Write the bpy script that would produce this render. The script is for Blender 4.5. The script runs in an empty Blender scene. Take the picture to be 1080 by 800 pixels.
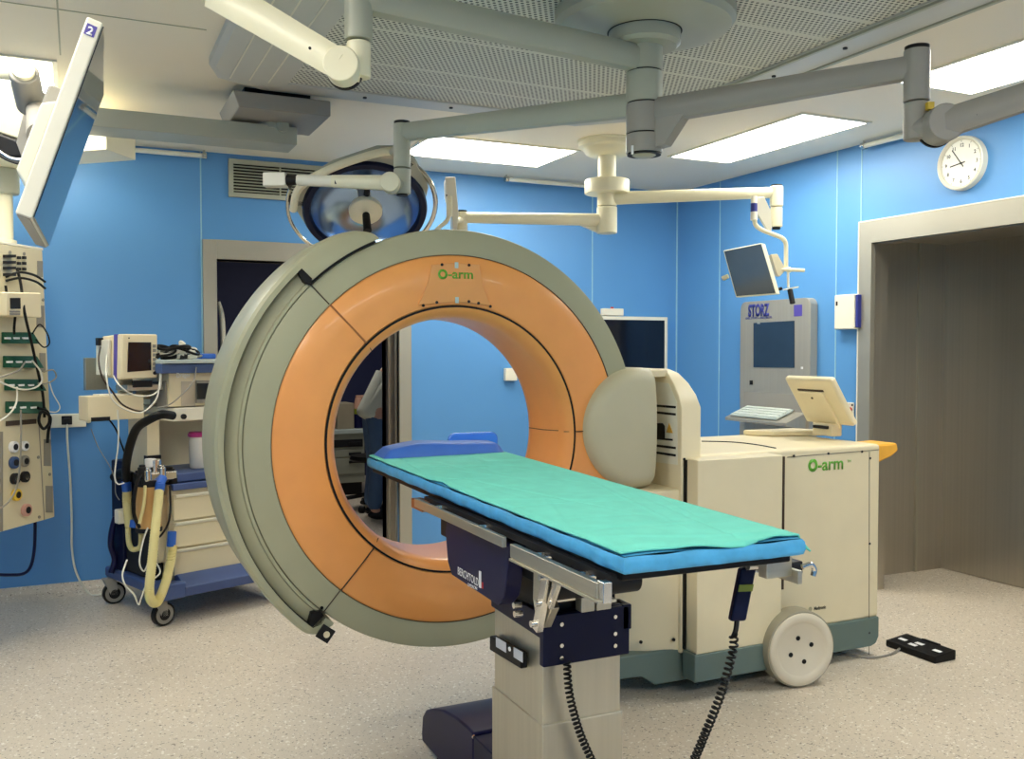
import bpy, bmesh, math, random
from mathutils import Vector, Matrix
random.seed(7)
S = bpy.context.scene
COL = S.collection
PI = math.pi
V = Vector

# ------------------------------------------------------------------ camera
FPX = 980.0; CAMH = 1.4
TH = math.atan((540 - 82) / FPX); PH = math.atan(32 / FPX)
fw0 = V((math.sin(TH), math.cos(TH), 0)); RT = V((math.cos(TH), -math.sin(TH), 0)); UP0 = V((0, 0, 1))
FW = fw0 * math.cos(PH) - UP0 * math.sin(PH); UP = UP0 * math.cos(PH) + fw0 * math.sin(PH)
CP = V((0, 0, CAMH))
cam = bpy.data.cameras.new('camera'); co = bpy.data.objects.new('camera', cam); COL.objects.link(co)
co.matrix_world = Matrix(((RT.x, UP.x, -FW.x, CP.x), (RT.y, UP.y, -FW.y, CP.y), (RT.z, UP.z, -FW.z, CP.z), (0, 0, 0, 1)))
cam.sensor_width = 36; cam.lens = FPX / 1080 * 36; cam.clip_start = 0.05; cam.clip_end = 60
S.camera = co

# survey: where a sight line meets a real plane of the room (used to read sizes off the photograph)
def _ray(x, y): return FW + RT * ((x - 540) / FPX) + UP * ((400 - y) / FPX)
def onX(x, y, X): d = _ray(x, y); return CP + d * (X / d.x)
def onY(x, y, Y): d = _ray(x, y); return CP + d * (Y / d.y)
def onZ(x, y, Z): d = _ray(x, y); return CP + d * ((Z - CAMH) / d.z)
def onP(x, y, p, n): d = _ray(x, y); return CP + d * ((V(p) - CP).dot(n) / d.dot(n))
def dep(x, y, z): return CP + _ray(x, y) * z

# ------------------------------------------------------------------ materials
def lin(c): c /= 255.0; return c / 12.92 if c <= .04045 else ((c + .055) / 1.055) ** 2.4
def rgb(r, g, b): return (lin(r), lin(g), lin(b), 1)
MATS = {}
def mat(name, c, rough=.5, metal=0., var=.06, scale=9., bump=0., coat=0., spec=.5, trans=0., emit=None, es=0.):
    m = bpy.data.materials.new(name); m.use_nodes = True; nt = m.node_tree; N = nt.nodes; L = nt.links
    b = N['Principled BSDF']; b.inputs['Roughness'].default_value = rough; b.inputs['Metallic'].default_value = metal
    b.inputs['Coat Weight'].default_value = coat; b.inputs['Specular IOR Level'].default_value = spec
    if trans: b.inputs['Transmission Weight'].default_value = trans
    tc = N.new('ShaderNodeTexCoord'); nz = N.new('ShaderNodeTexNoise'); nz.inputs['Scale'].default_value = scale; nz.inputs['Detail'].default_value = 5
    L.new(tc.outputs['Object'], nz.inputs['Vector'])
    mr = N.new('ShaderNodeMapRange'); mr.inputs['From Min'].default_value = .3; mr.inputs['From Max'].default_value = .7
    mr.inputs['To Min'].default_value = 1 - var; mr.inputs['To Max'].default_value = 1 + var
    L.new(nz.outputs['Fac'], mr.inputs['Value'])
    mx = N.new('ShaderNodeVectorMath'); mx.operation = 'SCALE'; mx.inputs[0].default_value = rgb(*c)[:3]
    L.new(mr.outputs['Result'], mx.inputs['Scale']); L.new(mx.outputs['Vector'], b.inputs['Base Color'])
    if bump:
        bp = N.new('ShaderNodeBump'); bp.inputs['Strength'].default_value = bump; bp.inputs['Distance'].default_value = .004
        L.new(nz.outputs['Fac'], bp.inputs['Height']); L.new(bp.outputs['Normal'], b.inputs['Normal'])
    if emit: b.inputs['Emission Color'].default_value = rgb(*emit); b.inputs['Emission Strength'].default_value = es
    MATS[name] = m; return m

def steel(name, c, rough=.33, sx=2., sy=2., sz=90., metal=.9, amp=.12):
    m = mat(name, c, rough, metal, var=amp, scale=1.); N = m.node_tree.nodes; L = m.node_tree.links
    mp = N.new('ShaderNodeMapping'); mp.inputs['Scale'].default_value = (sx, sy, sz)
    tc = [n for n in N if n.type == 'TEX_COORD'][0]; nz = [n for n in N if n.type == 'TEX_NOISE'][0]
    L.new(tc.outputs['Object'], mp.inputs['Vector']); L.new(mp.outputs['Vector'], nz.inputs['Vector'])
    return m

M_floor = mat('speckled_vinyl', (210, 198, 180), .42, var=.05, scale=2.)
def floor_nodes():
    N = M_floor.node_tree.nodes; L = M_floor.node_tree.links; b = N['Principled BSDF']; tc = [n for n in N if n.type == 'TEX_COORD'][0]
    base = b.inputs['Base Color'].links[0].from_socket
    for sc, col, lo in ((95., (128, 116, 102), .64), (150., (92, 82, 76), .68), (80., (238, 232, 220), .63)):
        nz = N.new('ShaderNodeTexNoise'); nz.inputs['Scale'].default_value = sc; nz.inputs['Detail'].default_value = 1.5
        L.new(tc.outputs['Object'], nz.inputs['Vector'])
        r = N.new('ShaderNodeMapRange'); r.inputs['From Min'].default_value = lo; r.inputs['From Max'].default_value = lo + .06; L.new(nz.outputs['Fac'], r.inputs['Value'])
        mx = N.new('ShaderNodeMix'); mx.data_type = 'RGBA'; L.new(r.outputs['Result'], mx.inputs['Factor']); L.new(base, mx.inputs['A']); mx.inputs['B'].default_value = rgb(*col)
        base = mx.outputs['Result']
    L.new(base, b.inputs['Base Color'])
floor_nodes()
M_blue = mat('blue_wall_panel', (88, 148, 206), .42, var=.03, scale=1.3)
M_seam = mat('pale_wall_seam', (150, 195, 215), .5)
M_ceil = mat('painted_ceiling_panel', (240, 230, 208), .5, var=.02, scale=1.2)
M_white = mat('white_enamel', (228, 224, 206), .35, var=.02)
M_cream = mat('cream_plastic', (228, 215, 180), .42, var=.02)
M_creamd = mat('cream_casing', (214, 204, 172), .45, var=.02)
M_grey = mat('grey_green_casing', (162, 160, 131), .42, var=.02)
M_orange = mat('apricot_casing', (232, 156, 84), .33, var=.03, coat=.15)
M_plate = mat('ochre_plate', (222, 154, 88), .4, var=.04)
M_black = mat('black_rubber', (14, 13, 13), .5, spec=.25)
M_seamdk = mat('dark_joint', (60, 45, 30), .6)
M_teal = mat('slate_teal_skirt', (98, 116, 110), .5, var=.03)
M_tyre = mat('grey_tyre', (150, 144, 124), .6)
M_hub = mat('beige_wheel', (216, 206, 184), .45, var=.02)
M_handle = mat('yellow_orange_grip', (240, 178, 70), .4)
M_green = mat('leaf_green_print', (96, 170, 48), .5)
M_ink = mat('dark_print', (40, 42, 40), .5)
M_navy = mat('navy_enamel', (17, 18, 58), .38, var=.08, spec=.25)
M_navyf = mat('navy_front_plate', (13, 18, 50), .4, spec=.2)
M_tray = mat('blue_grey_plastic', (62, 82, 130), .45)
M_steel = steel('brushed_steel', (196, 190, 172), .3, amp=.05)
M_steelv = steel('brushed_steel_plate', (190, 185, 168), .36, 60, 60, 1.5, metal=.8, amp=.05)
M_door = steel('brushed_door_steel', (186, 179, 165), .34, 70, 70, .5, metal=.85, amp=.05)
M_console = steel('console_steel', (166, 162, 150), .4, 60, 60, 1.5, metal=.35, amp=.04)
M_frame = steel('satin_frame_steel', (176, 172, 158), .42, 3, 3, 3, metal=.6, amp=.03)
M_chrome = mat('bright_metal', (215, 212, 205), .14, .95)
M_dark = mat('charcoal_plastic', (30, 30, 32), .5, spec=.25)
M_screen = mat('dark_screen', (14, 18, 30), .12, spec=.6)
M_screeng = mat('grey_screen', (58, 66, 72), .12, spec=.7)
M_mirror = mat('glossy_screen', (40, 50, 62), .06, spec=1.0, coat=1.)
M_boom = mat('grey_boom_paint', (170, 172, 155), .4, var=.02)
M_boomd = mat('warm_grey_boom_paint', (150, 146, 137), .4, var=.02)
M_pole = mat('ivory_boom_paint', (232, 226, 196), .35, var=.02)
M_drape = mat('green_cotton_sheet', (110, 213, 197), .85, var=.05, scale=18., bump=.25)
M_matt = mat('light_blue_mattress_cover', (70, 160, 212), .6, var=.14, scale=22., bump=.9)
M_pillow = mat('royal_blue_vinyl', (56, 104, 192), .42, var=.07)
M_gel = mat('bright_blue_gel', (70, 140, 250), .2, coat=.5, spec=.6)
M_purple = mat('violet_sticker', (80, 70, 160), .5)
M_bluelab = mat('deep_blue_label', (40, 48, 130), .45)
M_socket = mat('green_socket', (6, 78, 54), .4)
M_yellow = mat('yellow_fitting', (226, 190, 60), .45)
M_red = mat('red_fitting', (196, 50, 40), .45)
M_bfit = mat('blue_fitting', (40, 96, 190), .45)
M_hose = mat('ivory_hose', (226, 214, 150), .4)
M_cabw = mat('white_cable', (224, 222, 208), .5)
M_grcab = mat('grey_cable', (140, 136, 126), .5)
M_skin = mat('skin', (196, 150, 128), .5)
M_shirt = mat('pale_shirt', (208, 210, 196), .85, bump=.2)
M_jeans = mat('blue_trousers', (74, 100, 136), .85)
M_hair = mat('brown_hair', (60, 44, 34), .7)
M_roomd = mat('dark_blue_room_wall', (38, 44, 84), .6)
M_glass = mat('clear_jar', (226, 224, 214), .15, spec=.6)
M_pink = mat('magenta_lid', (170, 50, 120), .4)
M_lime = mat('olive_label', (140, 150, 50), .5)
M_print = mat('white_print', (235, 235, 235), .5)
M_lamp = mat('diffuser', (255, 255, 250), .5, emit=(255, 250, 236), es=9.)
M_rim = mat('lamp_rim_navy', (20, 26, 50), .5, spec=.2)
M_refl = mat('blue_reflector', (150, 175, 210), .2, .9)
M_keys = mat('pale_keyboard', (178, 190, 186), .4)
M_wtrim = mat('pale_ceiling_rail', (226, 226, 214), .4)
M_warn = mat('amber_warning', (206, 160, 60), .5)
M_cart = mat('dull_cabinet', (150, 152, 136), .5)
M_card = mat('brown_cardboard', (150, 140, 118), .7)

def perf(name):
    m = mat(name, (214, 214, 200), .5, 0., var=.01, spec=.3); N = m.node_tree.nodes; L = m.node_tree.links; b = N['Principled BSDF']
    tc = [n for n in N if n.type == 'TEX_COORD'][0]; sp = N.new('ShaderNodeSeparateXYZ'); L.new(tc.outputs['Object'], sp.inputs[0])
    def ma(op, a, c=None, d=None):
        n = N.new('ShaderNodeMath'); n.operation = op
        for i, v in enumerate((a, c, d)):
            if v is None: continue
            if isinstance(v, (int, float)): n.inputs[i].default_value = v
            else: L.new(v, n.inputs[i])
        return n.outputs[0]
    P = .0215
    yy = ma('DIVIDE', sp.outputs['Y'], P * .866); row = ma('FLOOR', yy); odd = ma('MULTIPLY', ma('MODULO', ma('ABSOLUTE', row), 2.), .5)
    xx = ma('ADD', ma('DIVIDE', sp.outputs['X'], P), odd)
    fx = ma('SUBTRACT', ma('FRACT', xx), .5); fy = ma('MULTIPLY', ma('SUBTRACT', ma('FRACT', yy), .5), .866)
    d = ma('SQRT', ma('ADD', ma('MULTIPLY', fx, fx), ma('MULTIPLY', fy, fy)))
    hole = ma('LESS_THAN', d, .27)
    y2 = ma('FRACT', ma('DIVIDE', ma('ADD', sp.outputs['Y'], 10.07), .60)); s1 = ma('GREATER_THAN', ma('ABSOLUTE', ma('SUBTRACT', y2, .5)), .02)
    y3 = ma('FRACT', ma('DIVIDE', ma('ADD', sp.outputs['Y'], 10.27), .60)); s2 = ma('GREATER_THAN', ma('ABSOLUTE', ma('SUBTRACT', y3, .5)), .02)
    hole = ma('MULTIPLY', hole, ma('MULTIPLY', s1, s2))
    base = b.inputs['Base Color'].links[0].from_socket
    mx = N.new('ShaderNodeMix'); mx.data_type = 'RGBA'; L.new(hole, mx.inputs['Factor']); L.new(base, mx.inputs['A']); mx.inputs['B'].default_value = rgb(66, 70, 66)
    L.new(mx.outputs['Result'], b.inputs['Base Color']); return m
M_perf = perf('perforated_metal')

# ------------------------------------------------------------------ mesh helpers
def frame(z, x=None):
    z = V(z).normalized()
    x = V(x) if x is not None else (V((1, 0, 0)) if abs(z.x) < .9 else V((0, 1, 0)))
    y = z.cross(x).normalized(); x = y.cross(z).normalized(); return x, y, z

class MB:
    def __init__(s): s.v = []; s.f = []
    def add(s, vs, fs):
        o = len(s.v); s.v += [V(p) for p in vs]; s.f += [tuple(i + o for i in f) for f in fs]; return s
    def hexa(s, b, t):     # two quads (bottom, top) in the same order
        return s.add(list(b) + list(t), [(3, 2, 1, 0), (4, 5, 6, 7), (0, 1, 5, 4), (1, 2, 6, 5), (2, 3, 7, 6), (3, 0, 4, 7)])
    def box(s, x0, x1, y0, y1, z0, z1):
        return s.hexa([(x0, y0, z0), (x1, y0, z0), (x1, y1, z0), (x0, y1, z0)], [(x0, y0, z1), (x1, y0, z1), (x1, y1, z1), (x0, y1, z1)])
    def obox(s, c, ax, ay, az, sx, sy, sz):
        c = V(c); ax = V(ax).normalized() * sx / 2; ay = V(ay).normalized() * sy / 2; az = V(az).normalized() * sz / 2
        q = lambda k: [c - ax - ay + az * k, c + ax - ay + az * k, c + ax + ay + az * k, c - ax + ay + az * k]
        return s.hexa(q(-1), q(1))
    def prism(s, pts, d):  # polygon pts (3D, planar) extruded by vector d
        n = len(pts); d = V(d); a = [V(p) for p in pts]
        return s.add(a + [p + d for p in a], [tuple(range(n))[::-1], tuple(range(n, 2 * n))] + [(i, (i + 1) % n, n + (i + 1) % n, n + i) for i in range(n)])
    def cyl(s, p0, p1, r0, r1=None, n=24, x=None):
        p0 = V(p0); p1 = V(p1); r1 = r0 if r1 is None else r1; X, Y, Z = frame(p1 - p0, x)
        vs = [p0 + (X * math.cos(2 * PI * i / n) + Y * math.sin(2 * PI * i / n)) * r0 for i in range(n)] + [p1 + (X * math.cos(2 * PI * i / n) + Y * math.sin(2 * PI * i / n)) * r1 for i in range(n)]
        return s.add(vs, [tuple(range(n))[::-1], tuple(range(n, 2 * n))] + [(i, (i + 1) % n, n + (i + 1) % n, n + i) for i in range(n)])
    def lathe(s, prof, c, axis, n=48, x=None, close=False, a0=0., a1=2 * PI):
        # prof: (r, h) along axis from c
        c = V(c); X, Y, Z = frame(axis, x); full = abs(a1 - a0 - 2 * PI) < 1e-6; m = n if full else n + 1; k = len(prof); vs = []
        for i in range(m):
            a = a0 + (a1 - a0) * i / n; d = X * math.cos(a) + Y * math.sin(a)
            vs += [c + d * max(r, 1e-5) + Z * h for r, h in prof]
        fs = []
        for i in range(n):
            j = (i + 1) % m
            for q in range(k if close else k - 1):
                w = (q + 1) % k; fs.append((i * k + q, j * k + q, j * k + w, i * k + w))
        if not full and close: fs += [tuple(range(k)), tuple(range((m - 1) * k, m * k))[::-1]]
        return s.add(vs, fs)
    def tube(s, path, r, n=8, sub=0, caps=True):
        P = [V(p) for p in path]
        if isinstance(r, (list, tuple)) and sub:
            rs = list(r); r = [rs[min(i // sub, len(rs) - 1)] + (rs[min(i // sub + 1, len(rs) - 1)] - rs[min(i // sub, len(rs) - 1)]) * (i % sub) / sub for i in range((len(P) - 1) * sub + 1)]
        if sub: P = smooth(P, sub)
        vs = []; fs = []; T0 = (P[1] - P[0]).normalized(); X, Y, _ = frame(T0)
        for i, p in enumerate(P):
            T = (P[min(i + 1, len(P) - 1)] - P[max(i - 1, 0)]).normalized()
            X = (X - T * X.dot(T)).normalized(); Y = T.cross(X); rr = r[i] if isinstance(r, (list, tuple)) else r
            vs += [p + (X * math.cos(2 * PI * j / n) + Y * math.sin(2 * PI * j / n)) * rr for j in range(n)]
        for i in range(len(P) - 1):
            for j in range(n):
                k = (j + 1) % n; fs.append((i * n + j, i * n + k, (i + 1) * n + k, (i + 1) * n + j))
        if caps: fs += [tuple(range(n))[::-1], tuple(range((len(P) - 1) * n, len(P) * n))]
        return s.add(vs, fs)
    def ball(s, c, r, n=16, sz=(1, 1, 1)):
        m = n // 2; c = V(c); vs = [c + V((0, 0, -r * sz[2]))]
        for i in range(1, m):
            t = -PI / 2 + PI * i / m
            vs += [c + V((r * sz[0] * math.cos(t) * math.cos(2 * PI * j / n), r * sz[1] * math.cos(t) * math.sin(2 * PI * j / n), r * sz[2] * math.sin(t))) for j in range(n)]
        vs.append(c + V((0, 0, r * sz[2]))); fs = []
        for j in range(n):
            k = (j + 1) % n; fs.append((0, 1 + k, 1 + j)); fs.append((len(vs) - 1, 1 + (m - 2) * n + j, 1 + (m - 2) * n + k))
            for i in range(m - 2): fs.append((1 + i * n + j, 1 + i * n + k, 1 + (i + 1) * n + k, 1 + (i + 1) * n + j))
        return s.add(vs, fs)
    def build(s, name, m, parent=None, bevel=0., seg=2, sharp=35, label=None):
        me = bpy.data.meshes.new(name)
        lo = V((min(p.x for p in s.v), min(p.y for p in s.v), min(p.z for p in s.v))); hi = V((max(p.x for p in s.v), max(p.y for p in s.v), max(p.z for p in s.v)))
        o = V(((lo.x + hi.x) / 2, (lo.y + hi.y) / 2, lo.z))
        me.from_pydata([p - o for p in s.v], [], s.f)
        bm = bmesh.new(); bm.from_mesh(me); bmesh.ops.remove_doubles(bm, verts=bm.verts, dist=1e-6); bmesh.ops.recalc_face_normals(bm, faces=bm.faces); bm.to_mesh(me); bm.free()
        me.materials.append(m); me.shade_smooth(); me.set_sharp_from_angle(angle=math.radians(sharp))
        ob = bpy.data.objects.new(name, me); COL.objects.link(ob); ob.location = o
        if parent is not None: adopt(ob, parent)
        if bevel:
            md = ob.modifiers.new('edge', 'BEVEL'); md.width = bevel; md.segments = seg; md.limit_method = 'ANGLE'; md.angle_limit = math.radians(40); md.harden_normals = True
        if label: ob['label'] = label
        return ob

def smooth(P, sub):
    out = []
    for i in range(len(P) - 1):
        p0 = P[max(i - 1, 0)]; p1 = P[i]; p2 = P[i + 1]; p3 = P[min(i + 2, len(P) - 1)]
        for k in range(sub):
            t = k / sub
            out.append(.5 * ((2 * p1) + (p2 - p0) * t + (2 * p0 - 5 * p1 + 4 * p2 - p3) * t * t + (3 * p1 - p0 - 3 * p2 + p3) * t ** 3))
    out.append(P[-1]); return out

def world(o):
    m = o.matrix_basis.copy()
    return (world(o.parent) @ o.matrix_parent_inverse @ m) if o.parent else m
def adopt(ch, parent):
    ch.parent = parent; ch.matrix_parent_inverse = world(parent).inverted()
def tag(o, label, cat, group=None):
    o['label'] = label; o['category'] = cat
    if group: o['group'] = group
    return o
def thing(name, label, cat, loc, group=None):
    o = bpy.data.objects.new(name, None); COL.objects.link(o); o.location = loc; o.empty_display_size = .1
    return tag(o, label, cat, group)
def struct(name, mb, m, bevel=0.):
    o = mb.build(name, m, bevel=bevel); o['kind'] = 'structure'; return o
def text(body, h, loc, xd, yd, m, parent, name, bold=0., ext=.0006, align='LEFT', width=None):
    cu = bpy.data.curves.new(name, 'FONT'); cu.body = body; cu.size = 1; cu.extrude = 0; cu.offset = bold; cu.align_x = align
    to = bpy.data.objects.new(name, cu); COL.objects.link(to)
    dg = bpy.context.evaluated_depsgraph_get(); me = bpy.data.meshes.new_from_object(to.evaluated_get(dg)); bpy.data.objects.remove(to)
    xd = V(xd).normalized(); yd = V(yd).normalized(); zd = xd.cross(yd); kx = h / .72; ky = h / .72
    if width:
        xs = [v.co.x for v in me.vertices]; kx = width / (max(xs) - min(xs))
    b = MB(); b.v = [V(loc) + xd * v.co.x * kx + yd * v.co.y * ky for v in me.vertices]; b.f = [tuple(p.vertices) for p in me.polygons]
    o = b.build(name, m, parent); bpy.data.meshes.remove(me)
    sd = o.modifiers.new('thickness', 'SOLIDIFY'); sd.thickness = ext; sd.offset = 0
    return o
def helix(path, R, turns, per=10):
    P = smooth([V(p) for p in path], 40); n = turns * per; out = []
    ln = [0.]
    for i in range(1, len(P)): ln.append(ln[-1] + (P[i] - P[i - 1]).length)
    X = frame(P[1] - P[0])[0]; k = 0
    for i in range(n + 1):
        s = ln[-1] * i / n
        while k < len(P) - 2 and ln[k + 1] < s: k += 1
        t = (s - ln[k]) / max(ln[k + 1] - ln[k], 1e-6); p = P[k].lerp(P[k + 1], t); T = (P[k + 1] - P[k]).normalized()
        X = (X - T * X.dot(T)).normalized(); Y = T.cross(X); a = 2 * PI * i / per
        out.append(p + (X * math.cos(a) + Y * math.sin(a)) * R)
    return out
def grid(nx, ny, fn):
    vs = [fn(i / nx, j / ny) for j in range(ny + 1) for i in range(nx + 1)]
    return vs, [(j * (nx + 1) + i, j * (nx + 1) + i + 1, (j + 1) * (nx + 1) + i + 1, (j + 1) * (nx + 1) + i) for j in range(ny) for i in range(nx)]

# ================================================================== THE ROOM
H = 2.585; YB = 5.88; XR = 4.13; XL = -1.9; YF = -2.4; DX = 4.99; DY0 = 2.0; DY1 = 3.96; JY = 4.2; DZ = 2.005
struct('floor', MB().box(XL - .1, DX + .15, YF - .1, 10.2, -.08, 0), M_floor)
struct('ceiling', MB().box(XL - .1, DX + .15, YF - .1, YB + .14, H, H + .1), M_ceil)
b = MB().box(XL - .1, .77, YB, YB + .14, 0, H); b.box(1.92, XR + .1, YB, YB + .14, 0, H); b.box(.77, 1.92, YB, YB + .14, 1.945, H); struct('wall_back', b, M_blue)
b = MB().box(XR, XR + .12, JY, YB + .14, 0, H); b.box(XR, XR + .12, DY1 + .02, JY, 0, H); b.box(XR, XR + .12, YF - .1, DY0, 0, H); b.box(XR, XR + .12, DY0, DY1 + .02, DZ, H); struct('wall_right', b, M_blue)
struct('wall_left', MB().box(XL - .1, XL, YF, YB, 0, H), M_blue)
struct('wall_front', MB().box(XL - .1, XR + .1, YF - .1, YF, 0, H), M_blue)
# coved vinyl skirting
def cove(x, z): return [(x, 0), (x - .055, 0), (x - .03, .006), (x - .012, .02), (x - .005, .045), (x - .004, .062), (x, .062)]
def covey(x0, x1): return MB().prism([V((x0, YB - d, z)) for d, z in [(0, 0), (.1, 0), (.055, .006), (.022, .02), (.008, .045), (.006, .062), (0, .062)]], (x1 - x0, 0, 0))
struct('baseboard_back', covey(XL, .69), M_floor); struct('baseboard_back_1', covey(2.005, XR), M_floor)
struct('baseboard_right', MB().prism([V((XR - d, 4.06, z)) for d, z in [(0, 0), (.1, 0), (.055, .006), (.022, .02), (.008, .045), (.006, .062), (0, .062)]], (0, YB - 4.06, 0)), M_floor)
# wall panel joints
n = 1
for x in (.684, 3.39): struct('trim_%d' % n, MB().box(x - .004, x + .004, YB - .003, YB, .06, H), M_seam); n += 1
for px in (759, 882, 907.5):
    y = onX(px, 300, XR).y; struct('trim_%d' % n, MB().box(XR - .003, XR, y - .004, y + .004, .06, H), M_seam); n += 1
struct('trim_%d' % n, MB().box(XR - .008, XR, YB - .008, YB, .06, H), M_seam); n += 1
# ceiling joints
x = onZ(62, 30, H).x; struct('trim_%d' % n, MB().box(x - .003, x + .003, .9, 4.2, H - .002, H), M_grey); n += 1
y = onZ(50, 8, H).y; struct('trim_%d' % n, MB().box(XL, .45, y - .003, y + .003, H - .002, H), M_grey); n += 1
# ---- back doorway (door_1)
d1 = MB(); d1.box(.69, .77, YB - .02, YB + .16, 0, 2.06); d1.box(1.92, 2.005, YB - .02, YB + .16, 0, 2.06); d1.box(.77, 1.92, YB - .02, YB + .16, 1.945, 2.06); struct('door_1_frame', d1, M_frame, .003)
struct('door_1_jamb', MB().box(1.905, 1.92, YB + .03, YB + .32, 0, 1.945).box(1.905, 1.935, YB + .16, YB + .32, 0, 1.95).box(1.893, 1.905, YB + .14, YB + .19, 0, 1.945), M_door)
# ---- sliding steel door and its deep recess (door_2)
f = MB(); e = .075
f.box(XR - .015, XR + .02, DY1, DY1 + e + .015, 0, DZ + .125); f.box(XR - .015, XR + .02, DY0 - .1, DY0, 0, DZ + .125); f.box(XR - .015, XR + .02, DY0, DY1, DZ, DZ + .125); struct('door_2_frame', f, M_frame, .002)
struct('trim_%d' % n, MB().box(XR - .017, XR, DY0 - .1, DY1 + .096, DZ + .125, DZ + .132).box(XR - .017, XR, DY1 + .09, DY1 + .097, 0, DZ + .125), M_white); n += 1
struct('door_2', MB().box(DX, DX + .05, DY0 - .3, JY, .004, 2.06), M_door)
jb = MB().box(XR + .02, XR + .12, DY1 + .001, DY1 + .02, 0, DZ); jb.box(XR + .02, XR + .12, DY0, DY1 + .02, DZ - .003, DZ); jb.box(XR + .12, 4.76, JY, JY + .05, 0, 2.06); jb.box(4.772, DX, JY - .012, JY + .05, 0, 2.06); struct('door_2_jamb', jb, M_door)
struct('trim_%d' % n, MB().box(4.755, 4.773, JY - .016, JY, 0, 2.06), M_steelv); n += 1
struct('ceiling_door_recess', MB().box(XR + .02, DX + .05, DY0 - .3, JY + .05, 2.06, 2.1), M_door)
struct('wall_recess_front', MB().box(XR + .02, DX + .05, DY0 - .35, DY0 - .3, 0, 2.1), M_door)
# ---- adjoining room seen through the back doorway
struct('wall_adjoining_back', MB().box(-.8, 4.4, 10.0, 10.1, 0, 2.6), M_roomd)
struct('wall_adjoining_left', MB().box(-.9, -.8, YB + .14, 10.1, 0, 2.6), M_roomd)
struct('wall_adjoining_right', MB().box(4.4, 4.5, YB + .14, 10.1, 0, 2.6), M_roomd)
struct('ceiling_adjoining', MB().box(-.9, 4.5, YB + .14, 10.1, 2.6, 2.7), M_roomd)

# ------------------------------------------------------------------ ceiling lights
def ceiling_light(x0, x1, y0, y1, label):
    t = thing('ceiling_light', label, 'ceiling light', ((x0 + x1) / 2, (y0 + y1) / 2, H), 'recessed ceiling light panels')
    e = .02; fr = MB()
    for a in ((x0 - e, x1 + e, y0 - e, y0), (x0 - e, x1 + e, y1, y1 + e), (x0 - e, x0, y0, y1), (x1, x1 + e, y0, y1)): fr.box(a[0], a[1], a[2], a[3], H - .008, H)
    fr.build('frame', M_white, t); MB().box(x0, x1, y0, y1, H - .005, H - .001).build('diffuser', M_lamp, t)
ceiling_light(1.80, 2.71, 4.89, 5.42, 'bright ceiling light panel behind the round lamp and grey arm')
ceiling_light(3.32, 3.75, 3.65, 4.79, 'bright ceiling light panel above the hanging monitor')
ceiling_light(3.30, 3.76, 1.90, 3.03, 'bright ceiling light panel above the clock and steel door')
ceiling_light(-.60, -.08, 4.30, 5.42, 'bright ceiling light panel above the tilted wide display')
ceiling_light(.4, 1.9, -.9, -.4, 'unseen added ceiling light panel behind the viewpoint over the table foot')  # out of view; added for more light on the table from the front
ceiling_light(-.75, -.2, 1.5, 2.7, 'unseen added ceiling light panel between the tilted wide display and the viewpoint')  # unseen panel added to brighten the left of the ring
ceiling_light(-.75, -.2, -.4, .8, 'unseen added ceiling light panel over the viewpoint beside the canopy')  # unseen, added as further fill from the front left
ceiling_light(2.2, 3.4, -.9, -.4, 'unseen added ceiling light panel behind the viewpoint near the steel door')  # added out of sight to raise the light from the camera side

# laminar-flow canopy
cz = 2.545
t = thing('airflow_canopy', 'large grey perforated airflow canopy with chamfered corners on the ceiling', 'ceiling canopy', (1.63, 2.5, H))
out = [(.74, 4.26), (1.9, 4.26), (2.35, 4.26), (2.77, 3.86), (2.77, .2), (.5, .2), (.5, 3.98), (.56, 4.16)]
inn = [(.84, 4.09), (1.86, 4.09), (2.26, 4.09), (2.57, 3.78), (2.57, .4), (.84, .4), (.84, 3.9), (.84, 4.02)]
nn = len(out); b = MB()
vs = [V((x, y, H)) for x, y in out] + [V((x, y, cz + .012)) for x, y in out] + [V((x + (1.63 - x) * .022, y + (2.5 - y) * .018, cz)) for x, y in out] + [V((x, y, cz)) for x, y in inn] + [V((x, y, cz + .012)) for x, y in inn]
for k in range(4):
    b_f = [(k * nn + i, k * nn + (i + 1) % nn, (k + 1) * nn + (i + 1) % nn, (k + 1) * nn + i) for i in range(nn)]
    b.f += b_f
b.v = vs; b.build('rim', mat('canopy_grey', (196, 196, 188), .45, var=.01), t, sharp=20)
b = MB(); b.prism([V((x, y, cz + .008)) for x, y in inn], (0, 0, .02)); b.build('perforated_panel', M_perf, t)
for x in (.60, .68, .76): MB().box(x - .003, x + .003, .3, 4.1, cz - .002, cz + .001).build('seam_strip', M_white, t)
for xx, zz in ((2.575, .010), (2.745, .008)): MB().box(xx, xx + .018, .3, 3.80, cz - zz, cz + .004).build('edge_moulding', M_boom, t, .003)
for y in (3.9, 3.5, 3.1, 2.7): MB().cyl((2.66, y, cz - .006), (2.66, y, cz + .002), .009, n=10).build('screw', M_dark, t)
for x in (1.2, 1.62): MB().cyl((x, 4.15, cz - .006), (x, 4.15, cz + .002), .009, n=10).build('screw', M_dark, t)

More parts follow.
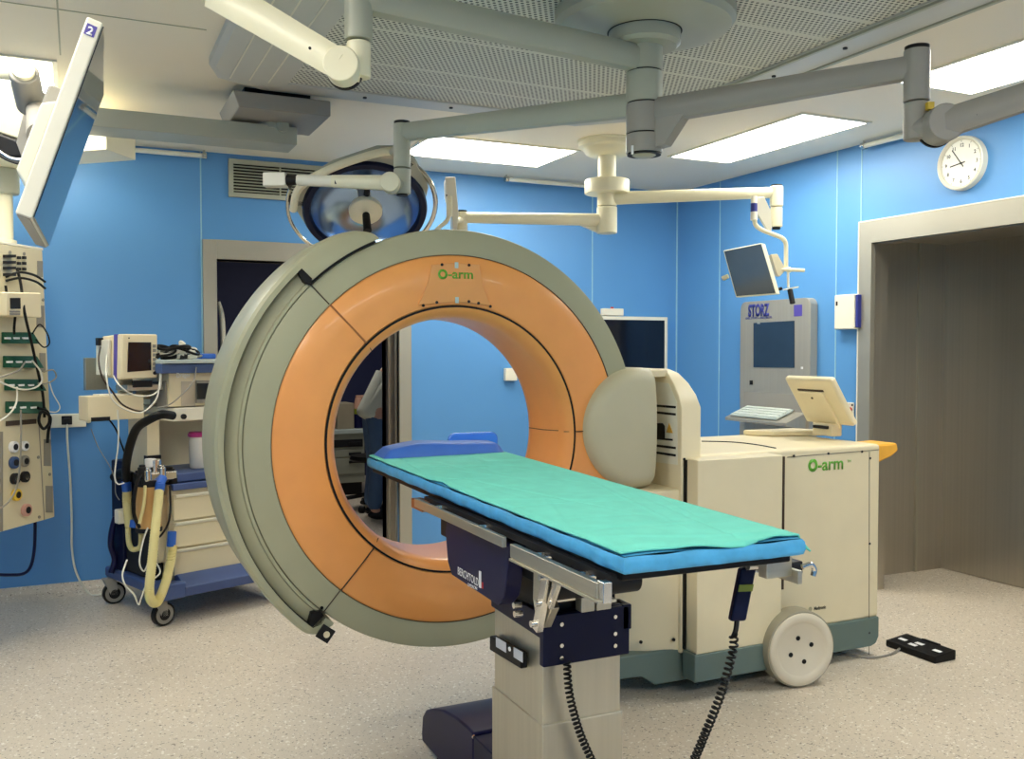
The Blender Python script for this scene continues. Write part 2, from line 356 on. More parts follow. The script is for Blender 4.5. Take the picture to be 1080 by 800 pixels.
# rails hung just below the ceiling edge
def rail(p0, p1, label):
    t = thing('ceiling_rail', label, 'rail', ((p0[0] + p1[0]) / 2, (p0[1] + p1[1]) / 2, H - .05), 'white rails under the ceiling edge')
    p0 = V(p0); p1 = V(p1); MB().tube([p0, p1], .014, 10).build('tube', M_wtrim, t)
    d = (p1 - p0).normalized()
    for p in (p0, p1): MB().cyl(p - d * .012, p + d * .012, .021, n=12).cyl(p + V((0, 0, .0)), V((p.x, p.y, H)), .006, n=8).build('end_bracket', M_chrome, t)
rail((.0, YB - .05, H - .035), (.70, YB - .05, H - .035), 'white rail under the ceiling edge left of the air grille')
rail((2.66, YB - .1, H - .03), (3.55, YB - .1, H - .03), 'white rail under the ceiling edge behind the ivory boom')
rail((XR - .06, 3.0, H - .03), (XR - .06, 3.98, H - .03), 'white rail under the ceiling edge above the steel doorway')

# ================================================================== IMAGING SCANNER (ring on a wheeled cart)
RC = V((1.273, 3.2, 1.066)); ra = math.radians(.6); AX = V((math.sin(ra), math.cos(ra), 0)); LX = V((math.cos(ra), -math.sin(ra), 0)); ZU = V((0, 0, 1))
def rp(r, deg, w=0.): a = math.radians(deg); return RC + LX * (r * math.cos(a)) + ZU * (r * math.sin(a)) + AX * w
def uv(u, v, w=0.): return RC + LX * u + ZU * v + AX * w
sc = thing('imaging_scanner', 'beige wheeled scanner with large grey and apricot ring around the table head', 'medical scanner', (2.6, 3.4, 0))
def ringlathe(prof, n=128, **k): return MB().lathe(prof, RC, AX, n, x=LX, close=True, **k)
DW = .376
ringlathe([(.681, .000), (.6835, .004), (.764, .004), (.772, .007), (.7755, .016), (.7755, DW - .02), (.768, DW - .004), (.75, DW), (.681, DW)]).build('gantry_ring', M_grey, sc)
ringlathe([(.496, .003), (.5, -.001), (.58, -.005), (.672, -.001), (.6795, .004), (.68, .03), (.496, .03)]).build('front_panel', M_orange, sc)
ringlathe([(.496, DW), (.68, DW), (.68, DW - .03), (.496, DW - .03)]).build('rear_panel', M_orange, sc)
ringlathe([(.488, -.001), (.478, .004), (.456, .032), (.450, .07), (.449, .19), (.451, .31), (.457, .345), (.478, DW - .004), (.488, DW), (.495, DW - .03), (.495, .03)]).build('bore_liner', M_orange, sc, sharp=60)
ringlathe([(.4885, .006), (.4885, -.0015), (.4955, -.0015), (.4955, .006)]).build('bore_seal', M_black, sc)
ringlathe([(.6795, .006), (.6795, -.0004), (.6812, -.0004), (.6812, .006)]).build('rim_joint', M_seamdk, sc)
# C-shaped outer housing and the hinged door sector
def sect(a0, a1, n, prof):
    b = MB(); vs = []; k = None
    for i in range(n + 1):
        a = a0 + (a1 - a0) * i / n; P = prof(a); k = len(P); vs += [rp(r, a, w) for r, w in P]
    fs = []
    for i in range(n):
        for q in range(k): w = (q + 1) % k; fs.append((i * k + q, (i + 1) * k + q, (i + 1) * k + w, i * k + w))
    fs += [tuple(range(k)), tuple(range(n * k, n * k + k))[::-1]]
    return b.add(vs, fs)
def shellprof(a):
    ri = .784 if (a < 133.6 or a > 229.2) else .8365
    t = max(0, min(1, min((a - 112.5) / 16, (233.2 - a) / 5))); ro = .784 + (.870 - .784) * math.sqrt(max(0, 1 - (1 - t) ** 2))
    ro = max(ro, .79); ri = min(ri, ro - .004); c = min(.018, (ro - ri) * .45); w = .35 if a < 200 else .33
    return [(ri, -.012), (ro - c, -.012), (ro - c * .3, -.004), (ro, .012 + c), (ro, w - .02), (ro - c * .6, w), (ri, w)]
sect(112.6, 233.1, 240, shellprof).build('outer_housing', M_grey, sc, label='grey outer housing overlapping the ring on one side')
sect(134.0, 228.8, 110, lambda a: [(.776, .004), (.786, .004), (.79, .014), (.826, .018), (.8335, .024), (.8335, .33), (.776, .33)]).build('gantry_door', M_grey, sc)
sect(134.0, 229, 110, lambda a: [(.8337, .0), (.8363, .0), (.8363, .3), (.8337, .3)]).build('door_gasket', M_black, sc)
sect(113.5, 134, 24, lambda a: [(.7757, -.002), (.7838, -.002), (.7838, .03), (.7757, .03)]).build('housing_gap', M_black, sc)
# joints across the ring face
def joint(deg, r0, r1, w, m, nm, wd=-.0062):
    a = math.radians(deg); d = LX * math.cos(a) + ZU * math.sin(a); e = d.cross(AX)
    b = MB(); P = []; k = 6
    for i in range(k):
        r = r0 + (r1 - r0) * i / k; r2 = r0 + (r1 - r0) * (i + 1) / k
        b.obox(RC + d * ((r + r2) / 2) + AX * (wd + .003), d, e, AX, r2 - r + .0005, w, .008)
    b.build(nm, m, sc)
joint(134.2, .497, .68, .006, mat('dark_apricot_joint', (150, 92, 44), .5), 'panel_joint'); joint(134.2, .684, .782, .004, M_seamdk, 'panel_joint', .002)
joint(229.4, .497, .68, .0035, M_seamdk, 'panel_joint'); joint(229.4, .684, .775, .003, M_seamdk, 'panel_joint', .002)
joint(1.2, .497, .60, .003, M_seamdk, 'panel_joint')
for dg in (134.2, 229.4, 1.2):
    a = math.radians(dg); d = LX * math.cos(a) + ZU * math.sin(a)
    MB().obox(RC + d * .469 + AX * .0155, d + AX * -.85, d.cross(AX), AX + d * .85, .03, .002, .003).build('liner_joint', M_seamdk, sc)
a = 1.2; MB().tube([rp(.4505, 1.4, .06), rp(.4478, .6, .19), rp(.452, 0.2, .33)], .0016, 6).build('liner_joint', M_seamdk, sc)
# latches
a = math.radians(134); d = LX * math.cos(a) + ZU * math.sin(a); e = d.cross(AX)
MB().prism([rp(.778, 134.6, -.015), rp(.79, 133.1, -.015), rp(.838, 133.3, -.015), rp(.838, 134.5, -.015), rp(.80, 135.2, -.015)], AX * .03).build('latch', M_black, sc)
MB().prism([rp(.775, 228.2, -.012), rp(.80, 226.6, -.012), rp(.8365, 228.0, -.012), rp(.8365, 229.4, -.012), rp(.81, 230.6, -.012), rp(.785, 230.4, -.012)], AX * .03).build('latch', M_black, sc)
b = MB(); c = rp(.828, 232.6, -.02); u = V((.8, 0, -.6)); u = (u - AX * u.dot(AX)).normalized(); v = AX.cross(u)
b.obox(c, u, v, AX, .052, .05, .008); b.build('latch_tab', M_dark, sc, .002).name = 'latch_tab'
MB().cyl(c + u * .004 - AX * .0042, c + u * .004 - AX * .0062, .0115, n=16).build('tab_eye', M_cream, sc)
MB().cyl(rp(.766, 228.3, .002), rp(.766, 228.3, .006), .006, n=10).build('screw', M_black, sc)
# name plate at the top of the ring
def fp(px, py, w): return onP(px, py, RC + AX * w, AX)
pl = MB().prism([fp(x, y, -.0085) for x, y in [(455.5, 279), (452, 296), (447, 309), (441.5, 321.5), (479, 318), (517, 321.5), (509, 300), (506, 279), (480, 277)]], AX * .01).build('name_plate', M_plate, sc, .0015)
text('O', .033, fp(462.0, 293.4, -.0095), LX, ZU, M_green, pl, 'lettering', bold=.05, width=.037)
text('-arm', .034, fp(472.4, 293.0, -.0095), LX, ZU, M_green, pl, 'lettering', bold=.015, width=.098)
for x, y in ((466, 279), (494.5, 279.5), (446.3, 322), (460.5, 318.7), (494.3, 317.8), (504.5, 319.6), (517, 323)):
    q = fp(x, y, -.008); MB().cyl(q, q - AX * .0035, .0055, n=10).build('screw', M_dark, sc)
for x, y in ((481.5, 279.5), (482, 316.3)): MB().obox(fp(x, y, -.0092), LX, ZU, AX, .014, .022, .0012).build('sticker', mat('pale_blue_sticker', (176, 196, 196), .5), pl)
# pivot cover (domed disc where the ring meets the arm)
DC = onY(680, 452, 3.12); DR = .243
b = MB(); nr, na = 14, 72; vs = []
for i in range(nr + 1):
    t_ = i / nr
    for j in range(na):
        aa = 2 * PI * j / na; u_ = DR * t_ * math.cos(aa); v_ = DR * t_ * math.sin(aa)
        if u_ > .062: u_ = .062 + (u_ - .062) * .06
        w_ = .02 * (t_ ** 2) + .03 * max(0, t_ - .82) / .18 * (t_ - .82) / .18 + .055 * max(0, u_ + .06) ** 1 * 1.0
        vs.append(DC + LX * u_ + ZU * v_ + AX * w_)
fs = [(i * na + j, i * na + (j + 1) % na, (i + 1) * na + (j + 1) % na, (i + 1) * na + j) for i in range(nr) for j in range(na)]
k = len(vs)
for j in range(na): vs.append(vs[nr * na + j] * 1 + AX * (.42 - (vs[nr * na + j] - DC).dot(AX)))
fs += [(nr * na + j, nr * na + (j + 1) % na, k + (j + 1) % na, k + j) for j in range(na)] + [tuple(range(k, k + na))]
b.add(vs, fs); b.build('pivot_cover', mat('grey_beige_casing', (184, 178, 150), .42, var=.02), sc, sharp=50)
# arm column with bevelled head
CX0 = 2.19; CX1 = 2.286
def yz(x, pts): return [V((x, y, z)) for y, z in pts]
prof0 = [(3.08, .17), (3.08, 1.165), (3.105, 1.215), (3.14, 1.262), (3.183, 1.303), (3.24, 1.318), (3.70, 1.318), (3.70, .17)]
xr = [CX1, CX1, 2.281, 2.268, 2.246, 2.24, 2.24, CX1]
b = MB(); L0 = yz(CX0, prof0); L1 = [V((x, y, z)) for x, (y, z) in zip(xr, prof0)]; k = len(L0)
b.add(L0 + L1, [tuple(range(k)), tuple(range(k, 2 * k))[::-1]] + [(i, (i + 1) % k, k + (i + 1) % k, k + i) for i in range(k)])
col = b.build('arm_column', M_cream, sc, .006)
b = MB().box(2.02, CX0 + .01, 3.3, 3.68, .6, 1.30); b.box(2.05, CX0 + .01, 3.19, 3.6, 1.285, 1.316); b.build('arm_body', M_cream, sc, .006)
def sidequad(pxs, x, nm, m, parent, t_=.002): return MB().prism([onX(px, py, x) for px, py in pxs], (-t_, 0, 0)).build(nm, m, parent)
sidequad([(690, 402), (705.5, 404), (714, 424), (715, 490), (691, 487)], CX0 - .0006, 'access_panel', M_white, col, .0012)
def bar(x0, y0, x1, y1, h): sidequad([(x0, y0), (x1, y1), (x1, y1 + h), (x0, y0 + h)], CX0 - .002, 'slot', M_black, col)
bar(691, 426.3, 712.8, 428, 2.4); bar(691, 433.3, 712.8, 435.6, 2.4); bar(691, 461, 709.6, 462.6, 2); bar(691, 468.3, 712.8, 471, 2.4); bar(691, 475.6, 712.8, 478.8, 2.4)
sidequad([(691, 446), (699, 446), (701.3, 449), (701.3, 462), (691, 461)], CX0 - .002, 'cable_port', M_black, col, .006)
sidequad([(706, 446), (709.8, 456.6), (703, 455.8)], CX0 - .002, 'warning_label', M_warn, col)
MB().cyl(onY(721.5, 484, 3.0795), onY(721.5, 484, 3.0795) + V((0, -.003, 0)), .006, n=10).build('screw', M_black, col)
# cart
MB().prism([V((x, y, .175)) for x, y in [(1.86, 3.3), (1.93, 3.18), (2.06, 3.115), (2.22, 3.09), (2.25, 3.09), (2.25, 3.72), (1.86, 3.72)]], (0, 0, .66)).build('cart_nose', M_cream, sc, .01)
MB().box(2.25, 3.296, 3.1, 3.74, .18, .97).build('cart_body', M_cream, sc, .016, 3)
db = MB().box(2.212, 2.642, 3.0, 3.1, .185, .962); dob = db.build('side_box', M_cream, sc, .006)
MB().box(2.646, 2.662, 3.094, 3.1, .19, .955).build('body_gap', M_black, sc); MB().box(2.2, 2.212, 3.07, 3.1, .19, .955).build('body_gap', M_black, sc)
MB().box(2.642, 2.652, 3.0, 3.1, .4, .955).build('body_gap', M_seamdk, sc)
MB().tube([onZ(740, 465.3, .971), onZ(770, 466, .971), onZ(795, 468.5, .971), onZ(818, 472.5, .971)], .004, 6, 5).build('lid_gap', M_black, sc)
MB().tube([onY(830, 482, 3.099), onY(927, 474, 3.099)], .0012, 5).build('panel_seam', M_seamdk, sc); MB().tube([onY(917, 476, 3.099), onY(916.5, 690, 3.099)], .0012, 5).build('panel_seam', M_seamdk, sc)
for x, y in ((837, 480.5), (873.5, 478), (909, 476), (917.5, 483), (917, 573), (916.5, 667)):
    q = onY(x, y, 3.099); MB().cyl(q, q + V((0, -.003, 0)), .0055, n=10).build('screw', M_ink, sc)
for x, y in ((675.5, 676.5), (710, 674)):
    q = onY(x, y, 3.09); MB().cyl(q, q + V((0, -.006, 0)), .007, n=10).build('screw', M_black, sc)
sk = MB().prism([V((x, 3.096, z)) for x, z in [(1.88, .19), (1.9, .10), (2.02, .095), (2.085, .052), (3.25, .05), (3.28, .06), (3.297, .09), (3.297, .183)]], (0, .655, 0)); sk.build('base_skirt', M_teal, sc, .008)
MB().box(2.2, 2.66, 2.995, 3.08, .075, .186).build('base_skirt', M_teal, sc, .006)
text('O', .050, onY(852.6, 496.6, 3.098), (1, 0, 0), (0, 0, 1), M_green, sc, 'lettering', bold=.06, width=.053)
text('-arm', .056, onY(862.4, 496.0, 3.098), (1, 0, 0), (0, 0, 1), M_green, sc, 'lettering', bold=.018, width=.146)
text('TM', .012, onY(893.5, 487.5, 3.098), (1, 0, 0), (0, 0, 1), M_green, sc, 'lettering')
q = onY(854.5, 642, 3.098); MB().cyl(q, q + V((0, -.001, 0)), .010, n=18).build('emblem', M_grey, sc)
text('Medtronic', .016, onY(858.5, 643.2, 3.098), (1, 0, 0), (0, 0, 1), M_ink, sc, 'lettering', bold=.02, width=.068)
# wheels
def wheel(c, out, nm='drive_wheel'):
    c = V(c); o = V(out).normalized()
    w = MB().lathe([(.146, .03), (.150, .048), (.157, .046), (.160, .034), (.160, -.03), (.15, -.045), (.02, -.045)], c, o, 56).build(nm, M_tyre, sc, sharp=50)
    MB().lathe([(1e-4, .046), (.108, .046), (.113, .05), (.118, .055), (.148, .055), (.151, .05), (.151, .04)], c, o, 56).build('wheel_disc', M_hub, w, sharp=60)
    X, Y, Z = frame(o, (1, 0, 0))
    for dx, dz in ((-.016, .048), (.048, .016), (-.05, -.018), (.014, -.052)):
        p = c + X * dx + V((0, 0, dz)) + o * .047; MB().cyl(p - o * .004, p + o * .001, .010, n=14).build('wheel_hole', M_black, w)
wheel((2.70, 2.985, .16), (-.14, -1, 0)); wheel((2.70, 3.80, .16), (0, 1, 0))
for y in (3.2, 3.6):
    c = V((2.34, y, .042)); w = MB().cyl(c - V((0, .02, 0)), c + V((0, .02, 0)), .042, n=20).build('front_caster', M_black, sc)
# handle and console
MB().prism([V((3.29, 3.16, .958)), V((3.29, 3.16, .855)), V((3.43, 3.16, .90)), V((3.475, 3.16, .925)), V((3.465, 3.16, .962))], (0, .16, 0)).build('push_handle', M_handle, sc, .01, 3)
MB().prism([onZ(816, 460, .972), onZ(886, 459, .972), V((3.3, 3.68, .972)), V((3.0, 3.7, .972))], (0, 0, .026)).build('console_base', M_cream, sc, .006)
nb = V((3.286, 3.25, 1.035)); ub = (V((3.137, 3.25, 1.258)) - nb); L_ = V((0, .315, 0)); nrm = ub.cross(L_).normalized()
if nrm.x < 0: nrm = -nrm
scn = MB().prism([nb, nb + ub, nb + ub + L_, nb + L_], nrm * .034).build('console_screen', M_cream, sc, .014, 3)
q = nb + ub * .1 + L_ * .16 - nrm * .006; qq = [nb + ub * .02 + L_ * .30, nb + ub * .72 + L_ * .30, nb + ub * .72 + L_ * .06, nb + ub * .02 + L_ * .06]
qq = [nb + ub * .03 + L_ * .15, nb + ub * .73 + L_ * .28, nb + ub * .74 + L_ * .75, nb + ub * .0 + L_ * .78][:0] or [nb + ub * -.05 + L_ * .26, nb + ub * .74 + L_ * .26, nb + ub * .74 + L_ * .80, nb + ub * -.05 + L_ * .80]
MB().prism(qq, -nrm * .012).build('rear_cover', M_cream, scn, .003)
MB().obox(nb + ub * .755 + L_ * .53 - nrm * .001, ub, L_, nrm, .012, .17, .004).build('rear_slot', M_seamdk, scn)
p = nb + ub * .62 + L_ * .53 - nrm * .012; MB().cyl(p, p - nrm * .003, .006, n=10).build('screw', M_seamdk, scn)
MB().prism([nb + ub * .05 + L_ * .25 + nrm * .034, nb + ub * .95 + L_ * .05 + nrm * .034, nb + ub * .95 + L_ * .95 + nrm * .034, nb + ub * .05 + L_ * .95 + nrm * .034], nrm * .001).build('display_glass', M_screen, scn)
MB().box(3.235, 3.30, 3.34, 3.47, .985, 1.045).build('console_hinge', M_cream, sc, .006); MB().box(3.22, 3.31, 3.36, 3.45, 1.02, 1.034).build('console_hinge', M_dark, sc)

# ================================================================== OPERATING TABLE
tb = thing('operating_table', 'operating table with steel column, navy base and light blue mattress', 'operating table', (1.19, 2.3, 0))
NL, NR, FR, FL = V((.945, 1.515, 0)), V((1.385, 1.505, 0)), V((1.49, 3.36, 0)), V((.968, 3.335, 0))
def tq(u, v, z): return (NL.lerp(NR, u)).lerp(FL.lerp(FR, u), v) + V((0, 0, z))
# mattress as a rounded slab
mp = MB(); fs = []
def mz(u, v): return .9995 + .0015 * math.sin(9 * u + 3 * v)
N_, K_ = 16, 40
vs, f1 = grid(N_, K_, lambda u, v: tq(.012 + u * .976, .004 + v * .992, mz(u, v))); mp.add(vs, f1)
per = [(i / 24, 0) for i in range(24)] + [(1, i / 60) for i in range(60)] + [(1 - i / 24, 1) for i in range(24)] + [(0, 1 - i / 60) for i in range(60)]
rows = [(.008, .9985), (-.001, .994), (-.004, .985), (-.003, .976), (.002, .967), (.02, .964)]; vs = []
for ins, z in rows:
    for i, (u, v) in enumerate(per):
        cu = .5 + (u - .5) * (1 - 2 * ins); cv = .5 + (v - .5) * (1 - .5 * ins); ww = .0018 * math.sin(i * 1.7 + z * 300) + .0012 * math.sin(i * .61)
        vs.append(tq(cu + ww, cv, z + (.0012 * math.sin(i * .9) if .966 < z < .999 else 0)))
m_ = len(per); fs = [(r * m_ + i, r * m_ + (i + 1) % m_, (r + 1) * m_ + (i + 1) % m_, (r + 1) * m_ + i) for r in range(len(rows) - 1) for i in range(m_)] + [tuple(range((len(rows) - 1) * m_, len(rows) * m_))]
mp.add(vs, fs); mp.build('mattress', M_matt, tb, sharp=60)
MB().hexa([tq(.03, .015, .946), tq(.97, .015, .946), tq(.97, .995, .946), tq(.03, .995, .946)], [tq(.03, .015, .964), tq(.97, .015, .964), tq(.97, .995, .964), tq(.03, .995, .964)]).build('tabletop', M_black, tb, .004)
# side rails
def rail_bar(x, y0, y1, z0=.910, z1=.940, th=.012):
    r_ = MB().box(x - th / 2, x + th / 2, y0, y1, z0, z1).build('side_rail', M_steel, tb, .002)
    s = 1 if x < 1.1 else -1; k = max(2, int((y1 - y0) / .22))
    for i in range(k):
        y = y0 + (y1 - y0) * (i + .5) / k
        MB().cyl((x, y, (z0 + z1) / 2 + .004), (x + s * .045, y, (z0 + z1) / 2 + .004), .010, n=12).build('rail_spacer', M_chrome, r_)
    return r_
rail_bar(.922, 2.015, 2.66, .924, .950); r2 = rail_bar(.916, 1.555, 1.955, .914, .946, .016)
MB().box(.912, .932, 1.535, 1.56, .908, .95).build('rail_end', M_chrome, r2, .002); MB().box(.903, .945, 1.54, 1.95, .908, .914).build('rail_lip', M_steel, r2, .001)
rail_bar(1.425, 1.56, 2.05, .886, .916); rail_bar(1.455, 2.1, 2.7, .886, .916)
MB().box(1.35, 1.42, 1.58, 1.61, .90, .946).build('rail_bracket', M_steel, tb, .003); MB().tube([V((1.425, 1.555, .925)), V((1.445, 1.55, .93)), V((1.455, 1.55, .918)), V((1.452, 1.55, .904))], .006, 8, 4).build('rail_hook', M_chrome, tb)
MB().box(1.43, 1.47, 1.60, 1.66, .895, .925).build('rail_clamp', M_dark, tb, .004)
MB().box(.945, .965, 1.56, 2.65, .94, .955).build('under_strip', M_dark, tb)
MB().box(.92, .955, 2.60, 2.70, .915, .945).build('rail_stop', mat('bronze_reflecting_steel', (170, 120, 84), .3, .8), tb, .003)
# underframe
MB().box(1.0, 1.36, 1.95, 2.66, .83, .946).build('underframe', M_dark, tb, .006); MB().box(1.02, 1.34, 1.86, 2.0, .86, .946).build('underframe', M_dark, tb, .006)
MB().box(1.08, 1.3, 2.12, 2.40, .70, .86).build('tilt_head', M_black, tb, .01)
MB().cyl((1.06, 2.06, .80), (1.32, 2.06, .80), .035, n=20).build('pivot_shaft', M_dark, tb); MB().cyl((1.05, 2.05, .775), (1.13, 2.05, .775), .012, n=14).build('pivot_pin', M_chrome, tb)
MB().prism([V((.985, y, z)) for y, z in [(1.985, .895), (1.93, .86), (1.89, .80), (1.93, .745), (1.965, .735), (1.99, .80)]], (.02, 0, 0)).build('hinge_plate', M_steel, tb, .002)
MB().prism([V((.965, y, z)) for y, z in [(1.90, .888), (1.875, .875), (1.93, .735), (1.955, .742)]], (.018, 0, 0)).build('hinge_link', M_chrome, tb, .002)
MB().prism([V((.975, y, z)) for y, z in [(1.85, .895), (1.835, .88), (1.885, .80), (1.90, .81)]], (.012, 0, 0)).build('hinge_link', M_chrome, tb, .002)
for y, z in ((1.895, .875), (1.915, .81), (1.94, .755), (2.03, .755), (2.035, .775)): MB().cyl((.955, y, z), (.975, y, z), .008, n=12).build('bolt', M_chrome, tb)
MB().box(1.165, 1.205, 2.07, 2.105, .722, .778).build('drive_block', M_steelv, tb, .003); MB().box(1.21, 1.255, 2.07, 2.105, .722, .742).build('drive_block', M_steelv, tb, .003); MB().box(1.30, 1.34, 2.2, 2.36, .70, .90).build('drive_block', M_dark, tb, .006)
# navy side cover with the maker's name
cx = .95
pts = [onX(x, y, cx) for x, y in [(471, 548), (469.5, 560), (471, 580), (472, 592), (476, 606), (524.5, 638), (531, 630), (534, 612), (535.5, 592), (538, 577), (505, 560)]]
MB().prism(pts, (.045, 0, 0)).build('side_cover', M_navy, tb, .004)
sd = (onX(530, 622, cx) - onX(482, 597, cx)); sd.x = 0
p0 = onX(482.6, 605, cx - .001); p1 = onX(504.2, 618, cx - .001); text('BERCHTOLD', .022, p0, (p1 - p0), (0, 0, 1), M_print, tb, 'lettering', width=(p1 - p0).length)
p0 = onX(493, 617.5, cx - .001); p1 = onX(503, 622, cx - .001); text('OPERON', .009, p0, (p1 - p0), (0, 0, 1), M_print, tb, 'lettering', width=(p1 - p0).length)
sidequad([(505.3, 601.5), (507.6, 602.5), (507.6, 620), (505.3, 619)], cx, 'emblem', M_print, tb, .001); sidequad([(508.3, 613.5), (509.8, 614), (509.8, 620.6), (508.3, 620)], cx, 'emblem', M_red, tb, .001)
# column
MB().box(1.075, 1.31, 2.115, 2.42, .06, .66).build('column', M_steelv, tb, .004)
MB().box(1.071, 1.314, 2.108, 2.43, .06, .43).build('column_sleeve', M_steelv, tb, .004)
MB().prism([V((1.068, y, z)) for y, z in [(2.10, .655), (2.10, .722), (2.2, .722), (2.43, .70), (2.43, .66)]], (.252, 0, 0)).build('column_head', M_navyf, tb, .004)
MB().box(1.064, 1.322, 2.088, 2.112, .588, .72).build('column_plate', M_navyf, tb, .004); MB().box(1.30, 1.328, 2.088, 2.15, .655, .722).build('column_plate', M_navyf, tb, .003)
for x, z in ((1.115, .695), (1.115, .64), (1.115, .608), (1.275, .695), (1.275, .65), (1.275, .618)): MB().cyl((x, 2.089, z), (x, 2.083, z), .0055, n=10).build('bolt', M_chrome, tb)
kp = MB().prism([onX(x, y, 1.072) for x, y in [(523.5, 669), (557, 687), (557, 704), (523.5, 684)]], (-.022, 0, 0)).build('keypad', M_black, tb, .004)
for q in ([(523.3, 671.5), (534, 677.5), (534, 688), (523.3, 681.5)], [(542, 682), (551.5, 687.5), (551.5, 698.5), (542, 692.5)]): MB().prism([onX(x, y, 1.049) for x, y in q], (-.001, 0, 0)).build('key_panel', mat('pale_key_panel', (186, 190, 196), .4), kp)
q = onX(538, 684, 1.049); MB().cyl(q, q + V((-.003, 0, 0)), .006, n=12).build('key_button', M_print, kp)
# base
MB().box(1.085, 1.33, 1.55, 3.0, .03, .10).build('base_plate', M_navy, tb, .015, 3)
prof = [(2.575, .03), (2.575, .235), (2.62, .237), (2.72, .232), (2.83, .215), (2.93, .185), (3.0, .155), (3.035, .12), (3.045, .06), (3.04, .03)]
MB().prism([V((1.072, y, z)) for y, z in prof], (.27, 0, 0)).build('base_housing', M_navy, tb, .008)
MB().box(1.075, 1.34, 2.42, 2.578, .06, .225).build('base_housing', M_navyf, tb, .004)
for z in (.225, .15): MB().cyl((1.073, 2.571, z), (1.073, 2.565, z), .006, n=10).build('bolt', M_chrome, tb)
for x in (1.12, 1.30):
    for y in (1.62, 2.93): MB().cyl((x, y, 0), (x, y, .035), .03, n=18).build('base_foot', M_black, tb)
MB().tube(helix([(1.125, 2.075, .600), (1.125, 2.06, .52), (1.15, 2.05, .42), (1.20, 2.04, .30), (1.25, 2.06, .17), (1.27, 2.085, .10)], .0085, 46), .0032, 5).build('coiled_cord', M_black, tb)

# green sheet on the mattress
random.seed(3)
bump = [(random.random(), random.random(), random.choice((random.uniform(-.5, .5), random.uniform(1.1, 2.0))), random.uniform(.022, .07), random.uniform(.10, .35), random.uniform(-1, 1)) for _ in range(60)]
def wr(u, v):
    s = 0
    for bu, bv, an, wd, ln_, hh in bump:
        du = (u - bu) * .48; dv = (v - bv) * 1.85; a_ = du * math.cos(an) + dv * math.sin(an); c_ = -du * math.sin(an) + dv * math.cos(an)
        s += hh * math.exp(-(a_ / (wd * .16)) ** 2 - (c_ / ln_) ** 2)
    return s * .0036
def sheet(u, v):
    e0 = .004 + .006 * math.sin(v * 21) * math.sin(v * 7 + 1) + (.035 * max(0, 1 - abs(v - .58) / .05)) ; uu = e0 + (1.03 - e0) * u; near = .004 + .006 * math.sin(u * 8 + .6); vv = near + (.998 - near) * v
    z = 1.0065 + wr(u, v)
    if u > .93: z -= .022 * ((u - .93) / .07) ** 1.6
    if v < .02: z -= .010 * (1 - v / .02) * (.5 + .5 * math.sin(u * 13))
    if u > .85 and v < .06: k_ = (u - .85) / .15 * (1 - v / .06); uu += .035 * k_; z -= .010 * k_ * (1 + .4 * math.sin(u * 40))
    if u < .04: z -= .003 * (1 - u / .04)
    return tq(uu, vv, max(z, 1.0035) if uu < 1.0 and vv > .004 else z)
b = MB(); vs, f1 = grid(110, 330, sheet); b.add(vs, f1); o = b.build('surgical_sheet', M_drape, sharp=70)
md = o.modifiers.new('cloth', 'SOLIDIFY'); md.thickness = .004; md.offset = 1
tag(o, 'creased green cotton sheet spread over the light blue table mattress', 'sheet')
# dark blue head cushion
def cushion(name, m, u0, u1, v0, v1, z0, fn, label, cat):
    b = MB(); nx, ny = 36, 16
    top = lambda s, q: tq(u0 + (u1 - u0) * s, v0 + (v1 - v0) * q, z0 + fn(s, q)); vs, f1 = grid(nx, ny, top); b.add(vs, f1)
    bot = lambda s, q: tq(u0 + (u1 - u0) * s, v0 + (v1 - v0) * q, z0); vs, f1 = grid(nx, ny, bot); b.add(vs, [f[::-1] for f in f1])
    return tag(b.build(name, m, sharp=60), label, cat)
def fn1(s, q):
    ed = min(1, s / .06) ** .5 * min(1, (1 - s) / .05) ** .5; r_ = min(1, q / .10) ** .5 * min(1, (1 - q) / .25) ** .5
    return max(0, ed * r_ * (.022 + .022 * min(1, s / .30) - .030 * max(0, s - .45) + .004 * min(1, q / .35) + .002 * math.sin(s * 9)))
cushion('head_cushion', M_pillow, .03, .955, .905, .992, 1.0115, fn1, 'long royal blue cushion across the head end of the green sheet', 'cushion')
b = MB(); gx = tq(.80, .985, 0)
pts = []
for x, z in [(-.105, 0)] + [(-.105 + .03 - .03 * math.cos(t_ * PI / 12), .05 + .03 * math.sin(t_ * PI / 12)) for t_ in range(7)] + [(.105 - .03 + .03 * math.sin(t_ * PI / 12), .05 + .03 * math.cos(t_ * PI / 12)) for t_ in range(7)] + [(.105, 0)]: pts.append(V((1.395 + x, 3.338, 1.0015 + z * .92)))
tag(MB().prism(pts, (.004, .028, 0)).build('gel_pad', M_gel, None, .008, 3), 'bright glossy blue pad upright behind the royal blue cushion', 'pad')

# hand control hanging from the side rail
hc = thing('hand_control', 'dark hand control with olive label hanging from the table rail', 'hand control', (1.40, 1.72, .78))
a0 = onY(788, 598, 1.71); a1 = onY(777, 654, 1.71); dn = (a1 - a0); side = V((.95, -.3, 0)); thn = dn.cross(side)
hb = MB().obox((a0 + a1) / 2, dn, side, thn, dn.length, .038, .026).build('control_body', M_navyf, hc, .006)
MB().obox(a0.lerp(a1, .36) + V((-.004, -.0135, 0)) , dn, side, thn, .016, .034, .004).build('control_label', M_lime, hb)
p = a1; MB().tube(helix([onY(773, 668, 1.70), onY(774, 680, 1.70), onY(769, 702, 1.70), onY(759, 735, 1.72), onY(745, 770, 1.75), onY(728, 808, 1.80), V((1.272, 1.85, .30)), V((1.29, 1.98, .20)), V((1.318, 2.09, .13))], .0085, 62), .003, 5).build('coiled_cord', M_black, hc)
